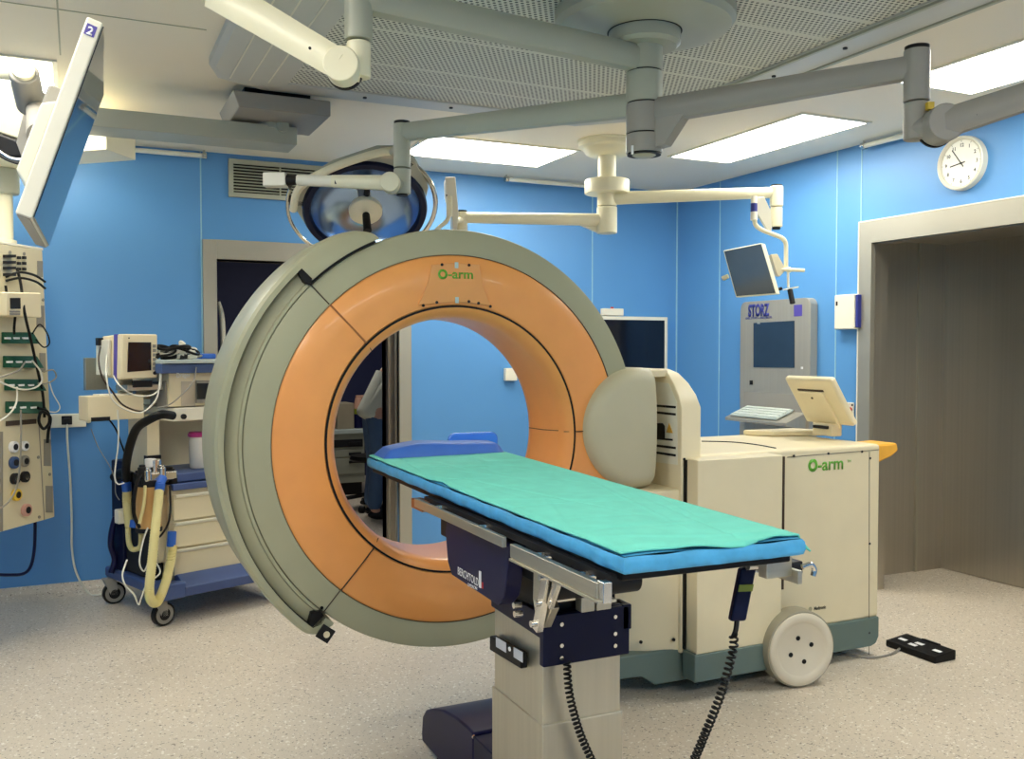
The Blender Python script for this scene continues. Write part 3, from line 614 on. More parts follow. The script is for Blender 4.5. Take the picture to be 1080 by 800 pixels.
MB().tube([a1 - dn.normalized() * .005, onY(776, 664, 1.70), onY(773, 672, 1.70)], .006, 8, 4).build('cord_sleeve', M_black, hc)
MB().box(1.40, 1.432, 1.70, 1.73, .880, .922).build('hanger_hook', M_chrome, hc, .003)

# foot pedal
fp_ = thing('foot_pedal', 'black foot pedal with pale marks on the floor beside the scanner cart', 'foot pedal', (3.5, 3.05, 0))
c = [onZ(x, y, 0) for x, y in [(934, 681), (986, 700), (1007, 695), (955, 671)]]
e1 = (c[1] - c[0]); e1.z = 0; L1_ = e1.length; e1.normalize(); e2 = V((e1.y, -e1.x, 0)); e2 = e2 if e2.dot(c[2] - c[1]) > 0 else -e2; W1 = (c[2] - c[1]).length; o = c[0]
q = lambda s, w, z: o + e1 * s + e2 * w + V((0, 0, z))
pb = MB().hexa([q(0, 0, 0), q(L1_, 0, 0), q(L1_, W1, 0), q(0, W1, 0)], [q(0, 0, .03), q(L1_, 0, .03), q(L1_, W1, .045), q(0, W1, .045)]).build('pedal_body', M_black, fp_, .005)
MB().hexa([q(L1_ * .35, W1 * .9, 0), q(L1_ * .68, W1 * .9, 0), q(L1_ * .68, W1 * 1.08, 0), q(L1_ * .35, W1 * 1.08, 0)], [q(L1_ * .35, W1 * .9, .05), q(L1_ * .68, W1 * .9, .05), q(L1_ * .68, W1 * 1.08, .045), q(L1_ * .35, W1 * 1.08, .045)]).build('pedal_hump', M_black, fp_, .004)
for s, w in ((.1, .35), (.36, .22), (.40, .45), (.78, .38)):
    zz = .032 + .015 * w
    MB().hexa([q(L1_ * s, W1 * w, zz), q(L1_ * (s + .15), W1 * w, zz), q(L1_ * (s + .15), W1 * (w + .16), zz + .002), q(L1_ * s, W1 * (w + .16), zz + .002)], [q(L1_ * s, W1 * w, zz + .001), q(L1_ * (s + .15), W1 * w, zz + .001), q(L1_ * (s + .15), W1 * (w + .16), zz + .003), q(L1_ * s, W1 * (w + .16), zz + .003)]).build('pedal_mark', M_print, fp_)
MB().tube([q(L1_ * .3, -.002, .012), onZ(938, 690, .006), onZ(920, 693, .006), onZ(900, 691, .006), V((3.1, 3.3, .006))], .005, 8, 6).build('pedal_cable', M_grcab, fp_)

# ================================================================== CEILING BOOMS
# grey three-arm boom under the canopy
B0 = V((1.765, 2.71, 0))
bm_ = thing('equipment_boom', 'grey ceiling boom column with three long arms below the perforated canopy', 'ceiling boom', (B0.x, B0.y, 2.545))
def P_(z): return V((B0.x, B0.y, z))
MB().lathe([(1e-4, .0), (.22, .0), (.29, .012), (.305, .03), (.305, .068), (1e-4, .068)], P_(2.478), (0, 0, 1), 64).build('ceiling_cover', M_boom, bm_)
MB().lathe([(1e-4, .0), (.108, .0), (.122, .012), (.122, .052), (.112, .052), (1e-4, .053)], P_(2.425), (0, 0, 1), 48).build('swivel_ring', M_boom, bm_)
MB().lathe([(.121, .0), (.127, .0), (.127, .006), (.121, .006)], P_(2.4765), (0, 0, 1), 48, close=True).build('swivel_gap', M_black, bm_)
for zt, zb in ((2.43, 2.345), (2.341, 2.238), (2.234, 2.135), (2.131, 2.068)): MB().cyl(P_(zb), P_(zt), .062, n=40).build('column_drum', M_boomd if zt < 2.3 else M_boom, bm_, .003)
MB().cyl(P_(2.062), P_(2.44), .058, n=32).build('column_core', M_black, bm_)
MB().lathe([(1e-4, -.012), (.03, -.012), (.052, 0), (1e-4, .002)], P_(2.068), (0, 0, 1), 32).build('column_cap', M_boom, bm_)
vr = RT
for px, pyt in ((672, 128), (667, 158)): MB().obox(dep(px, pyt, 3.13), RT, ZU, FW, .007, .028, .01).build('indicator', M_print, bm_)
def hexarm(p0, p1, h0, h1, w, m, nm, parent):
    p0 = V(p0); p1 = V(p1); d = (p1 - p0).normalized(); s = d.cross(ZU).normalized(); up = s.cross(d)
    sec = lambda p, h: [p + s * (w / 2 * a) + up * (h / 2 * c_) for a, c_ in ((-1, -.55), (-1, .55), (-.6, 1), (.6, 1), (1, .55), (1, -.55), (.6, -1), (-.6, -1))]
    a = sec(p0, h0); c_ = sec(p1, h1)
    return MB().add(a + c_, [tuple(range(8)), tuple(range(8, 16))[::-1]] + [(i, (i + 1) % 8, 8 + (i + 1) % 8, 8 + i) for i in range(8)]).build(nm, m, parent, sharp=50)
# arm reaching towards the viewer
zA = 2.385; ea = dep(378, -4, (zA - CAMH) * FPX / 372); ea.z = zA
hexarm(P_(zA), ea, .085, .08, .07, M_boom, 'boom_arm', bm_)
ta = dep(378, 44, 2.6); tl = dep(379, 85, 2.6)
MB().cyl(V((ea.x, ea.y, 2.262)), V((ea.x, ea.y, zA + .045)), .039, n=28).build('arm_post', M_boom, bm_, .004); MB().cyl(V((ea.x, ea.y, 2.158)), V((ea.x, ea.y, 2.258)), .034, n=28).build('arm_post', M_pole, bm_, .006)
jc = dep(361, 70, 2.56); MB().cyl(jc - FW * .03, jc + FW * .035, .049, n=36).build('joint_drum', M_pole, bm_, .004); MB().cyl(jc + FW * .036, jc + FW * .05, .051, n=36).build('joint_gasket', M_black, bm_)
MB().cyl(jc + FW * .03, V((ea.x, ea.y, jc.z)), .034, n=20).build('joint_link', M_pole, bm_)
hexarm(jc, dep(228, -8, 2.66), .082, .10, .06, M_pole, 'spring_arm', bm_)
q = dep(327, 51, 2.535); MB().cyl(q, q - FW * .004, .004, n=10).build('arm_screw', M_black, bm_)
# arm to the lamp side
zB = 2.236; eb = dep(424, 139.5, 3.59); eb.z = zB
hexarm(P_(zB) + (P_(zB) - eb).normalized() * -.05, eb, .078, .064, .055, M_boom, 'boom_arm', bm_)
MB().cyl(V((eb.x, eb.y, 2.10)), V((eb.x, eb.y, zB + .032)), .033, n=28).build('arm_post', M_boom, bm_, .003); MB().cyl(V((eb.x, eb.y, zB + .032)), V((eb.x, eb.y, zB + .042)), .031, n=28).build('post_cap', M_black, bm_)
MB().cyl(V((eb.x, eb.y, 1.999)), V((eb.x, eb.y, 2.097)), .033, n=28).build('arm_post', M_boom, bm_, .005); MB().cyl(V((eb.x, eb.y, 1.993)), V((eb.x, eb.y, 2.0)), .022, n=20).build('post_cap', M_black, bm_)
jb_ = dep(412, 193, 3.55); MB().cyl(jb_ - FW * .03, jb_ + FW * .03, .038, n=32).build('joint_drum', M_pole, bm_, .004); MB().cyl(jb_, V((eb.x, eb.y, jb_.z)), .028, n=18).build('joint_link', M_boom, bm_)
k0 = dep(314, 190, 3.6); hexarm(jb_, k0.lerp(jb_, .38), .056, .044, .045, M_pole, 'spring_arm', bm_); hexarm(k0.lerp(jb_, .40), k0, .042, .038, .04, M_white, 'spring_arm', bm_)
q = dep(353, 194, 3.54); MB().prism([q, q + V((0, 0, .016)), q + RT * .008], -FW * .002).build('arm_mark', M_ink, bm_)
k1 = dep(304, 190, 3.61); MB().cyl(k0, k1, .017, .024, n=20).build('arm_knuckle', M_black, bm_)
MB().obox(dep(290.5, 190, 3.61), RT, ZU, FW, .088, .052, .05).build('end_box', M_white, bm_, .004)
# arm over the right side
zC = 2.205; ec = dep(967, 76, 2.655); ec.z = zC
da = (ec - P_(zC)).normalized(); hexarm(P_(zC) + da * .04, ec, .082, .062, .06, M_boomd, 'boom_arm', bm_)
MB().prism([P_(zC - .03) + da * .05 + da.cross(ZU) * .025, P_(zC - .125) + da * .05 + da.cross(ZU) * .025, P_(zC - .12) + da * .09 + da.cross(ZU) * .025, P_(zC - .03) + da * .16 + da.cross(ZU) * .025], da.cross(ZU) * -.05).build('arm_gusset', M_boomd, bm_)
MB().cyl(V((ec.x, ec.y, 2.107)), V((ec.x, ec.y, zC + .048)), .036, n=28).build('arm_post', M_boomd, bm_, .003); MB().cyl(V((ec.x, ec.y, zC + .048)), V((ec.x, ec.y, zC + .058)), .034, n=28).build('post_cap', M_black, bm_)
MB().cyl(V((ec.x, ec.y, 1.998)), V((ec.x, ec.y, 2.104)), .034, n=28).build('arm_post', M_boomd, bm_, .004); MB().obox(dep(980.5, 112, 2.62), RT, ZU, FW, .018, .02, .02).build('stop_tag', M_yellow, bm_)
jd = dep(994, 131, 2.60); MB().cyl(jd - FW * .03, jd + FW * .04, .052, n=36).build('joint_drum', M_boomd, bm_, .004); MB().cyl(jd + FW * .0, V((ec.x, ec.y, jd.z)), .034, n=20).build('joint_link', M_boomd, bm_); MB().cyl(jd + FW * .041, jd + FW * .05, .054, n=36).build('joint_gasket', M_black, bm_)
hexarm(jd, dep(1110, 93, 2.5), .078, .07, .06, M_boomd, 'spring_arm', bm_)
q = dep(1031, 121, 2.545); MB().cyl(q, q - FW * .004, .004, n=10).build('arm_screw', M_black, bm_)

# ivory boom with two arms
iv = thing('equipment_boom', 'ivory ceiling boom with two slender arms behind the grey boom column', 'ceiling boom', (2.75, 4.62, H))
I0 = V((2.752, 4.607, 0)); I_ = lambda z: V((I0.x, I0.y, z))
MB().lathe([(1e-4, -.085), (.10, -.085), (.125, -.07), (.14, -.045), (.163, -.035), (.165, -.012), (.172, -.008), (.172, 0), (1e-4, 0)], I_(H), (0, 0, 1), 56).build('ceiling_flange', M_pole, iv)
MB().cyl(I_(2.36), I_(2.51), .052, n=32).build('drop_tube', M_pole, iv)
MB().lathe([(.03, .0), (.125, .0), (.128, .004), (.128, .072), (.124, .078), (.03, .078)], I_(2.285), (0, 0, 1), 48).build('swivel_disc', M_pole, iv)
MB().cyl(I_(2.215), I_(2.29), .056, n=32).build('column_drum', M_pole, iv, .003); MB().cyl(I_(2.06), I_(2.212), .058, n=32).build('column_drum', M_pole, iv, .006)
zr = 2.262; er = dep(819, 203, 5.12); er.z = zr
MB().tube([I_(zr - .002), er], [.038, .030], 20).build('boom_arm', M_pole, iv)
MB().cyl(V((er.x, er.y, 2.185)), V((er.x, er.y, zr + .034)), .036, n=28).build('arm_post', M_pole, iv, .004); MB().cyl(V((er.x, er.y, zr + .034)), V((er.x, er.y, zr + .042)), .030, n=24).build('post_cap', M_black, iv); MB().cyl(V((er.x, er.y, 2.072)), V((er.x, er.y, 2.182)), .033, n=28).build('arm_post', M_pole, iv, .005); MB().cyl(V((er.x, er.y, 2.06)), V((er.x, er.y, 2.073)), .022, n=20).build('post_cap', M_black, iv)
zl = 2.138; el = dep(487, 229, 5.22); el.z = zl
MB().tube([I_(zl), el], [.036, .030], 20).build('boom_arm', M_pole, iv); MB().prism([I_(zl - .03) + V((-.05, .02, 0)), I_(zl - .07) + V((-.05, .02, 0)), I_(zl - .03) + V((-.14, .055, 0))], V((.015, .035, 0))).build('arm_gusset', M_pole, iv)
MB().cyl(V((el.x, el.y, 1.93)), V((el.x, el.y, zl + .03)), .033, n=28).build('arm_post', M_pole, iv, .004); MB().cyl(V((el.x, el.y, zl + .03)), V((el.x, el.y, zl + .04)), .030, n=24).build('post_cap', M_black, iv)

# hanging monitor on the ivory boom
hm = thing('hanging_monitor', 'small flat monitor tilted on a bent white arm above the steel wall console', 'monitor', (3.4, 4.2, 1.9))
g = lambda x, y, d=5.15: dep(x, y, d)
MB().prism([g(793, 208, 5.02), g(806, 207, 5.02), g(813, 222, 5.06), g(814, 243, 5.08), g(810, 243, 5.08), g(797, 222, 5.03)], FW * .03).build('bracket', M_white, hm, .003)
MB().cyl(g(795.2, 207, 5.02), g(795.2, 217, 5.02), .017, n=16).build('pivot_collar', M_white, hm); MB().cyl(g(795.2, 214.5, 5.02), g(795.2, 224, 5.02), .018, n=18).build('label_collar', M_bluelab, hm); MB().cyl(g(795.2, 223.5, 5.02), g(795.2, 232, 5.02), .019, n=18).build('pivot_collar', M_white, hm)
MB().tube([g(795.5, 230, 5.02), g(797, 237, 5.03), g(803, 242, 5.05), g(814, 246.5, 5.1), g(824, 250.5, 5.14), g(828.5, 256, 5.16), g(829, 266, 5.17), g(829, 283, 5.18)], .0125, 12, 6).build('bent_arm', M_pole, hm)
A_, B_, C_, D_ = g(762.5, 264, 4.93), g(803, 256, 5.02), g(819, 310, 5.03), g(776, 313.5, 4.94)
E1 = (B_ - A_); E2 = (D_ - A_); nb_ = E1.cross(E2).normalized(); nb_ = nb_ if nb_.dot(FW) > 0 else -nb_
t1 = g(810.5, 255, 5.09) - B_; th_ = RT * .036 + FW * .055 + ZU * .004
mb_ = MB().hexa([A_, B_, C_, D_], [A_ + th_, B_ + th_, C_ + th_, D_ + th_]).build('monitor_case', M_pole, hm, .004)
ctr = (A_ + B_ + C_ + D_) / 4; MB().prism([ctr + (p - ctr) * .955 - nb_ * .001 for p in (A_, B_, C_, D_)], -nb_ * .002).build('monitor_screen', M_screeng, mb_)
MB().prism([g(813, 268, 5.1), g(820, 267.5, 5.12), g(829, 284, 5.16), g(823, 291, 5.14), g(820, 290, 5.12)], FW * .05).build('mount_block', M_creamd, hm, .003)
MB().tube([g(823, 284, 5.15), g(848, 285, 5.19)], .010, 12).build('grip_bar', M_pole, hm); MB().ball(g(832, 284.5, 5.17), .017).build('arm_knuckle', M_pole, hm); MB().cyl(g(768, 291, 4.98), g(762, 293.5, 5.0), .012, n=14).ball(g(764, 293, 5.0), .014, 12).build('grip_knob', M_pole, hm)
MB().tube([g(831, 286, 5.17), g(831.5, 303, 5.17)], .007, 10).build('drop_rod', M_white, hm); MB().obox(g(834, 304, 5.16), RT + ZU * .18, FW, ZU, .085, .02, .008).build('crossbar', M_white, hm, .002); MB().cyl(g(833, 305, 5.16), g(836, 320, 5.14), .0145, n=16).build('grip_handle', M_dark, hm, .003)
MB().cyl(g(824, 304, 5.1), g(821, 305, 5.09), .009, n=12).build('adjust_knob', M_black, hm)

# bright slim monitor seen edge-on, carried by the left ivory arm
wm = thing('edge_on_monitor', 'white slim monitor seen edge-on at the end of the ivory arm', 'monitor', (1.85, 4.75, 2.1))
w0 = [dep(x, y, 5.1) for x, y in [(469.6, 186.5), (480.2, 186.5), (483.8, 226), (481.5, 246), (477.8, 246), (476.2, 226), (470.5, 205)]]
MB().prism(w0, FW * .30 + RT * -.03 + ZU * .035).build('monitor_case', M_white, wm, .004)
MB().prism([dep(x, y, 5.098) for x, y in [(470.2, 205), (471.6, 205), (473.2, 215), (471.4, 215)]], FW * .02).build('side_button', M_black, wm)
MB().cyl(dep(474, 207, 5.1), dep(474, 228, 5.1), .017, n=16).build('swivel', M_pole, wm); MB().tube([dep(474, 226, 5.1), dep(471, 233, 5.1), dep(464, 239, 5.1), dep(458, 245, 5.1)], .012, 10, 5).build('cable_arm', M_pole, wm)
MB().cyl(dep(480.5, 232, 5.14), dep(486, 232, 5.2), .018, n=14).build('arm_link', M_pole, wm)

# ------------------------------------------------------------------ surgical lamp
sl = thing('surgical_lamp', 'round surgical lamp with blue mirrored dish behind the top of the ring', 'surgical lamp', (1.25, 4.3, 2.05))
SC = V((1.245, 4.30, 2.052)); hd = V((-SC.x, -SC.y, 0)).normalized() * .63 + V((0, 0, -.777)); hd = (hd + RT * .06).normalized(); SX = hd.cross(ZU).normalized() * -1; SY = SX.cross(hd); SY = SY if SY.z > 0 else -SY
if SX.dot(RT) < 0: SX = -SX
def lp(u, v, w=0.): return SC + SX * u + SY * v + hd * w
MB().lathe([(.262, .0), (.25, -.03), (.20, -.085), (.12, -.125), (.05, -.14), (1e-4, -.142)], SC, hd, 72, x=SX).build('reflector', M_refl, sl)
MB().lathe([(.255, -.002), (.262, .012), (.285, .012), (.292, 0), (.29, -.03), (.255, -.02)], SC, hd, 72, x=SX, close=True).build('dish_rim', M_rim, sl)
MB().lathe([(.29, -.01), (.285, -.05), (.24, -.12), (.14, -.17), (1e-4, -.18)], SC, hd, 64, x=SX).build('dish_back', M_boomd, sl)
out_ = [(-.335, -.20), (-.335, .02), (-.30, .13), (-.16, .25), (.03, .345), (.10, .35), (.20, .30), (.28, .16)]; arc = [(.295 * math.cos(math.radians(a)), .295 * math.sin(math.radians(a))) for a in range(20, 215, 8)]
b = MB(); b.prism([lp(x, y, -.005) for x, y in out_[1:] ] + [lp(x, y, -.005) for x, y in arc], hd * -.05); b.build('housing', M_boom, sl, sharp=40)
b = MB(); b.tube([lp(-.335, .0, .01), lp(-.305, .14, .01), lp(-.16, .262, .01), (lp(.03, .355, .01)), lp(.11, .36, .0)], .018, 10, 5); b.build('housing_edge', M_pole, sl)
MB().obox(lp(.09, .335, -.02), SX, SY, hd, .09, .05, .03).build('nameplate', M_steelv, sl, .003)
b = MB(); b.tube([lp(.36 * math.cos(math.radians(a)), .36 * math.sin(math.radians(a)), -.03) for a in range(165, 236, 5)], .009, 10); b.build('grip_ring', M_chrome, sl)
b = MB(); b.tube([lp(.335 * math.cos(math.radians(a)), .335 * math.sin(math.radians(a)), -.03) for a in range(-42, 63, 5)], .012, 10); b.build('grip_ring', M_chrome, sl)
for a in (175, 232, -38, 58):
    d = SX * math.cos(math.radians(a)) + SY * math.sin(math.radians(a)); MB().obox(SC + d * .318 - hd * .02, d, hd, d.cross(hd), .07, .03, .035).build('ring_bracket', M_black, sl, .004)
MB().lathe([(1e-4, .02), (.06, .02), (.078, .008), (.08, -.01), (.07, -.03), (1e-4, -.03)], SC, hd, 40, x=SX).build('centre_hub', M_pole, sl)
MB().cyl(SC - hd * .14, SC - hd * .02, .03, n=20).build('hub_stem', M_boomd, sl)
MB().cyl(lp(0, .0, .02), lp(0.0, .0, .135), .017, .020, n=20).build('sterile_handle', M_black, sl, .004); MB().cyl(lp(0, .085, -.02), lp(0, .12, -.02), .014, n=14).build('focus_knob', M_black, sl)
ptop = lp(.10, .33, -.03); MB().tube([ptop, ptop.lerp(V((eb.x, eb.y, 2.16)), .5) + V((0, 0, .01)), V((eb.x + .01, eb.y + .036, 2.16))], .02, 12, 5).build('suspension_arm', M_boom, sl)

# ------------------------------------------------------------------ tilted wide display
vd = thing('tilted_display', 'wide flat display tilted down on a ceiling arm, violet sticker on its edge', 'display', (0, 2.05, 1.7))
Yn = 1.8; A_ = onY(109, 24, Yn); D_ = onY(33.5, 231, Yn); dr = V((math.sin(math.radians(1.3)), math.cos(math.radians(1.3)), 0)); W_ = .49; Bq = A_ + dr * W_; Cq = D_ + dr * W_
up_ = (A_ - D_).normalized(); nrm = dr.cross(up_).normalized(); nrm = nrm if nrm.x > 0 else -nrm; bk = -nrm
case = MB().hexa([A_, Bq, Cq, D_], [A_ + bk * .027, Bq + bk * .027, Cq + bk * .027, D_ + bk * .027]).build('display_case', M_white, vd, .004)
MB().prism([A_ + (-up_ + dr) * .005 + nrm * .0005, Bq + (-up_ - dr) * .005 + nrm * .0005, Cq + (up_ - dr) * .005 + nrm * .0005, D_ + (up_ + dr) * .005 + nrm * .0005], nrm * .002).build('display_screen', M_mirror, case)
MB().prism([D_ - up_ * .0005 + bk * .003, Cq - up_ * .0005 + bk * .003, Cq - up_ * .0005 + bk * .024, D_ - up_ * .0005 + bk * .024], -up_ * .001).build('bottom_strip', M_boomd, case)
q = lambda s, w: A_ - up_ * s + bk * w - dr * .0008
MB().prism([q(.012, .006), q(.032, .006), q(.032, .023), q(.012, .023)], -dr * .0006).build('sticker', M_purple, case)
text('2', .014, q(.030, .0195) - dr * .001, bk * -1, up_, M_print, case, 'lettering', bold=.03)
md_ = (A_ + Bq + Cq + D_) / 4 + bk * .027
MB().obox(md_ + bk * .02 + up_ * .0, dr, up_, bk, .16, .17, .04).build('rear_mount', M_boomd, vd, .006)
MB().prism([A_.lerp(D_, .42) + bk * .027 + dr * .02, A_.lerp(D_, .86) + bk * .027 + dr * .02, A_.lerp(D_, .80) + bk * .05 + dr * .02, A_.lerp(D_, .46) + bk * .05 + dr * .02], dr * .44).build('rear_bulge', M_white, vd, .004)
MB().tube([dep(31, 104, 2.06), dep(38, 112, 2.09), md_ + bk * .035], .022, 14, 4).build('swivel_arm', M_boomd, vd)
MB().cyl(dep(25, 76, 1.98), dep(33, 112, 2.08), .030, n=24).build('elbow', M_boomd, vd, .004); MB().cyl(dep(24.4, 73, 1.97), dep(25, 76.5, 1.98), .022, n=20).build('elbow_cap', M_pole, vd)
MB().tube([dep(22, 79, 2.0), dep(-30, 76, 2.0), dep(-60, 40, 2.0), dep(-60, -150, 2.0)], .013, 12).build('ceiling_arm', M_pole, vd)
MB().prism([dep(x, y, 2.12) for x, y in [(27, 105), (40, 92), (48, 118), (36, 150), (24, 172), (16, 150)]], FW * .1).build('yoke', M_boomd, vd, .006)
MB().cyl(dep(42, 112, 2.1), dep(44, 117, 2.1), .014, n=16).build('yoke_knob', M_white, vd)
MB().prism([dep(x, y, 2.22) for x, y in [(-34, 84), (14, 86), (33, 112), (19.5, 147), (0, 140.5), (-34, 128)]], FW * .05).build('counter_housing', M_pole, vd, .006)
MB().prism([dep(x, y, 2.2) for x, y in [(-34, 129), (0, 141), (19, 148), (26, 150), (27, 166), (8, 165), (-10, 158), (-34, 150)]], FW * .12).build('housing_base', M_dark, vd, .006)
for k_ in (0, 1): MB().tube([dep(-14, 150 + k_ * 4, 2.19), dep(0, 160 + k_ * 4, 2.18), dep(12, 167 + k_ * 3, 2.18), dep(25, 168 + k_ * 4, 2.18), dep(31, 160, 2.2)], .0035, 8, 6).build('cable_loop', M_black if k_ else M_chrome, vd)

# ------------------------------------------------------------------ ceiling supply boom with socket column
sp = thing('supply_pendant', 'cream supply column with green sockets and gas outlets hung from a ceiling beam', 'supply pendant', (-.2, 5.0, .6))
MB().hexa([(.652, 4.2, 2.454), (1.056, 4.2, 2.454), (1.056, 4.63, 2.454), (.652, 4.63, 2.454)], [(.625, 4.2, 2.524), (1.056, 4.2, 2.524), (1.056, 4.63, 2.524), (.625, 4.63, 2.524)]).build('ceiling_box', M_boomd, sp, .006)
MB().box(.70, 1.0, 4.36, 4.6, 2.524, H).build('ceiling_mount', M_dark, sp)
MB().box(.02, .95, 4.42, 4.62, 2.36, 2.442).build('upper_beam', M_boom, sp, .004); MB().cyl((.88, 4.5, 2.44), (.88, 4.4, 2.44), .03, n=16).build('beam_pivot', M_boom, sp); MB().cyl((.85, 4.48, 2.43), (.85, 4.48, 2.454), .07, n=24).build('beam_pivot', M_boom, sp)
hb_ = dep(109, 150, 4.8); MB().cyl(V((hb_.x, hb_.y, 2.385)), V((hb_.x, hb_.y, 2.50)), .075, n=32).build('hub', M_pole, sp, .004)
lb = onP(110, 166, (.11, 4.9, 2.35), (.3, -1, 0))
ll = MB(); p = [onY(110, 155, 4.72), onY(110, 177.5, 4.72)]; zt, zb = 2.425, 2.318
ll.prism([V((-.52, 5.28, zb)), V((.135, 4.70, zb)), V((.27, 4.90, zb)), V((-.38, 5.50, zb))], (0, 0, zt - zb)); ll.build('lower_beam', M_pole, sp, .004)
th = math.radians(34); pf = V((math.sin(th), math.cos(th), 0)); pn = V((math.cos(th), -math.sin(th), 0)); PR = dep(45, 264, 4.6)
def pp(x, y, off=0.): return onP(x, y, PR + pn * off, pn)
zt = PR.z; zb = pp(58, 545).z; wL = .62; bw = pp(58, 545) - PR; shift = bw.dot(pf)
face = [PR, PR - pf * wL, PR - pf * wL + V((0, 0, zb - zt)), PR + pf * shift + V((0, 0, zb - zt))]
cb = MB().prism(face, pn * -.26).build('column_case', M_creamd, sp, .006)
MB().prism([f_ + V((0, 0, 0)) for f_ in (PR + pf * .004, PR - pf * wL, PR - pf * wL + V((0, 0, .012)), PR + pf * .004 + V((0, 0, .012)))], pn * -.27).build('top_lid', M_white, sp, .002)
pc = PR - pf * .20 - pn * .13; pc = V((dep(4, 230, 4.75).x, dep(4, 230, 4.75).y, 0))
pz = lambda z: V((pc.x, pc.y, z)); MB().cyl(pz(zt), pz(2.32), .043, n=28).build('drop_tube', M_pole, sp); MB().cyl(pz(2.19), pz(2.32), .075, n=32).build('tube_collar', M_boom, sp, .01); MB().cyl(pz(zt), pz(zt + .07), .058, n=28).build('tube_collar', M_pole, sp, .004)
def pbox(pxs, d, nm, m, bev=0., off=0.): return MB().prism([pp(x, y, off + .001) for x, y in pxs], pn * d).build(nm, m, cb, bev)
R4 = lambda x0, y0, x1, y1, s=.15: [(x0, y0), (x1, y0 + (x1 - x0) * s), (x1, y1 + (x1 - x0) * s), (x0, y1)]
for i, (x0, y0, x1, y1) in enumerate(((1, 350, 33, 362), (2.5, 375, 37, 387.5), (4, 399.5, 40, 411.5), (5, 423, 43, 435.5))):
    sk_ = MB(); q0 = [pp(x, y, .001) for x, y in R4(x0, y0, x1, y1, .01)]; top_ = pn * .045
    sk_.hexa([q0[0], q0[1], q0[2], q0[3]], [q0[0] + pn * .012, q0[1] + pn * .012, q0[2] + pn * .05, q0[3] + pn * .05]); so = sk_.build('triple_socket', M_socket, cb, .004)
    for k in range(3):
        xx = x0 + (x1 - x0) * (.22 + .29 * k); c_ = pp(xx, y0 + 6.5, .036); MB().obox(c_, pf, ZU, pn, .036, .009, .008).build('socket_label', M_print, so)
for x, y, r, m in ((12.5, 471, .034, M_print), (24, 470, .030, M_print), (13, 487.5, .036, mat('dull_blue_ring', (52, 76, 120), .45)), (24, 486, .034, M_grcab), (14, 504.5, .034, M_dark), (24.5, 502.5, .034, M_dark), (15.5, 521.5, .036, M_yellow), (26, 537.5, .038, mat('rose_ring', (196, 150, 136), .45))):
    c_ = pp(x, y, 0); r *= .8; f_ = MB().cyl(c_, c_ + pn * .02, r, n=20).build('gas_outlet', m, cb, .003); MB().cyl(c_ + pn * .02, c_ + pn * .023, r * .55, n=14).build('outlet_bore', M_dark if m is not M_dark else M_chrome, f_)
pbox(R4(6, 444, 37, 449, -.08), .008, 'slot_row', M_seamdk)
for a in ((39, 275, 44.5, 292), (38.5, 322, 46, 345), (41.5, 372, 47.5, 392), (46, 463, 53, 491), (48, 512, 55, 540)): pbox(R4(*a, s=.03), .004, 'vent_strip', M_grcab)
for y in (268.5, 275, 281, 288): pbox(R4(3, y, 13, y + 3, .0), .02, 'data_socket', M_dark)
for x in (17.5, 23):
    for y in (270, 276, 282): pbox(R4(x, y, x + 2.6, y + 3, .1), .012, 'data_socket', M_dark)
for x, y in ((10, 266), (25, 267.5), (31, 310), (36, 315), (45, 316), (40, 482), (52, 500), (41, 545)): c_ = pp(x, y); MB().cyl(c_, c_ + pn * .005, .008, n=8).build('case_screw', M_grcab, cb)
pbox(R4(0, 455, 2, 560, 0), .006, 'case_seam', M_grcab); pbox([(40.5, 447), (41.2, 447), (47, 548), (46.3, 548)], .002, 'case_seam', M_grcab)
# compact module clipped on the supply column
mo = thing('compact_module', 'small cream module with black screen clipped on the supply column', 'monitor', pp(12, 335, .05))
q0 = [pp(x, y, .015) for x, y in [(-14, 308), (23, 309), (24, 335), (-14, 333)]]
mc = MB().prism(q0, pn * .10).build('module_case', M_cream, mo, .006); MB().prism([pp(x, y, .1155) for x, y in [(10.5, 314), (21, 314), (21.3, 325.5), (10.8, 325.5)]], pn * .003).build('module_screen', M_dark, mc)
for i in range(3):
    for j in range(2): c_ = pp(12 + i * 3.6, 328.5 + j * 2.6, .1155); MB().obox(c_, pf, ZU, pn, .022, .009, .004).build('module_key', M_grcab, mc)
# leads on the supply column
def lead(pts, r, m, label, name='lead', grp='leads on the supply column'):
    return tag(MB().tube(pts, r * .72, 8, 6).build(name, m), label, 'cable', grp)
lead([pp(6, 292, .03), pp(20, 287, .08), pp(36, 290, .07), pp(47.5, 297, .06)], .008, M_black, 'short black lead with plugged end near the top of the supply column')
lead([pp(6, 296, .03), pp(22, 293, .07), pp(38, 297, .07), pp(47.5, 304, .06)], .008, M_black, 'second black lead just below the first on the supply column')
lead([pp(18, 283, .03), pp(22, 300, .06), pp(26, 330, .12), pp(33, 360, .09), pp(40, 392, .05), pp(45, 415, .04), pp(47, 440, .04)], .009, M_black, 'long black lead running down the whole supply column')
lead([pp(6, 301, .03), pp(7, 310, .03), pp(7, 311, .01)], .008, M_black, 'stub of black lead above the compact module')
lead([pp(16, 334, .07), pp(15, 345, .07), pp(15, 352, .06)], .008, M_black, 'black lead joining the compact module to the top socket row')
lead([pp(26, 382, .07), pp(20, 390, .1), pp(8, 395, .1), pp(-12, 402, .08)], .006, M_grcab, 'grey lead leaving the second green socket row')
lead([pp(34, 380, .06), pp(43, 392, .06), pp(44, 402, .06), pp(36, 409, .08), pp(20, 410, .1), pp(-6, 400, .08)], .006, M_cabw, 'pale lead looping from the second green socket row')
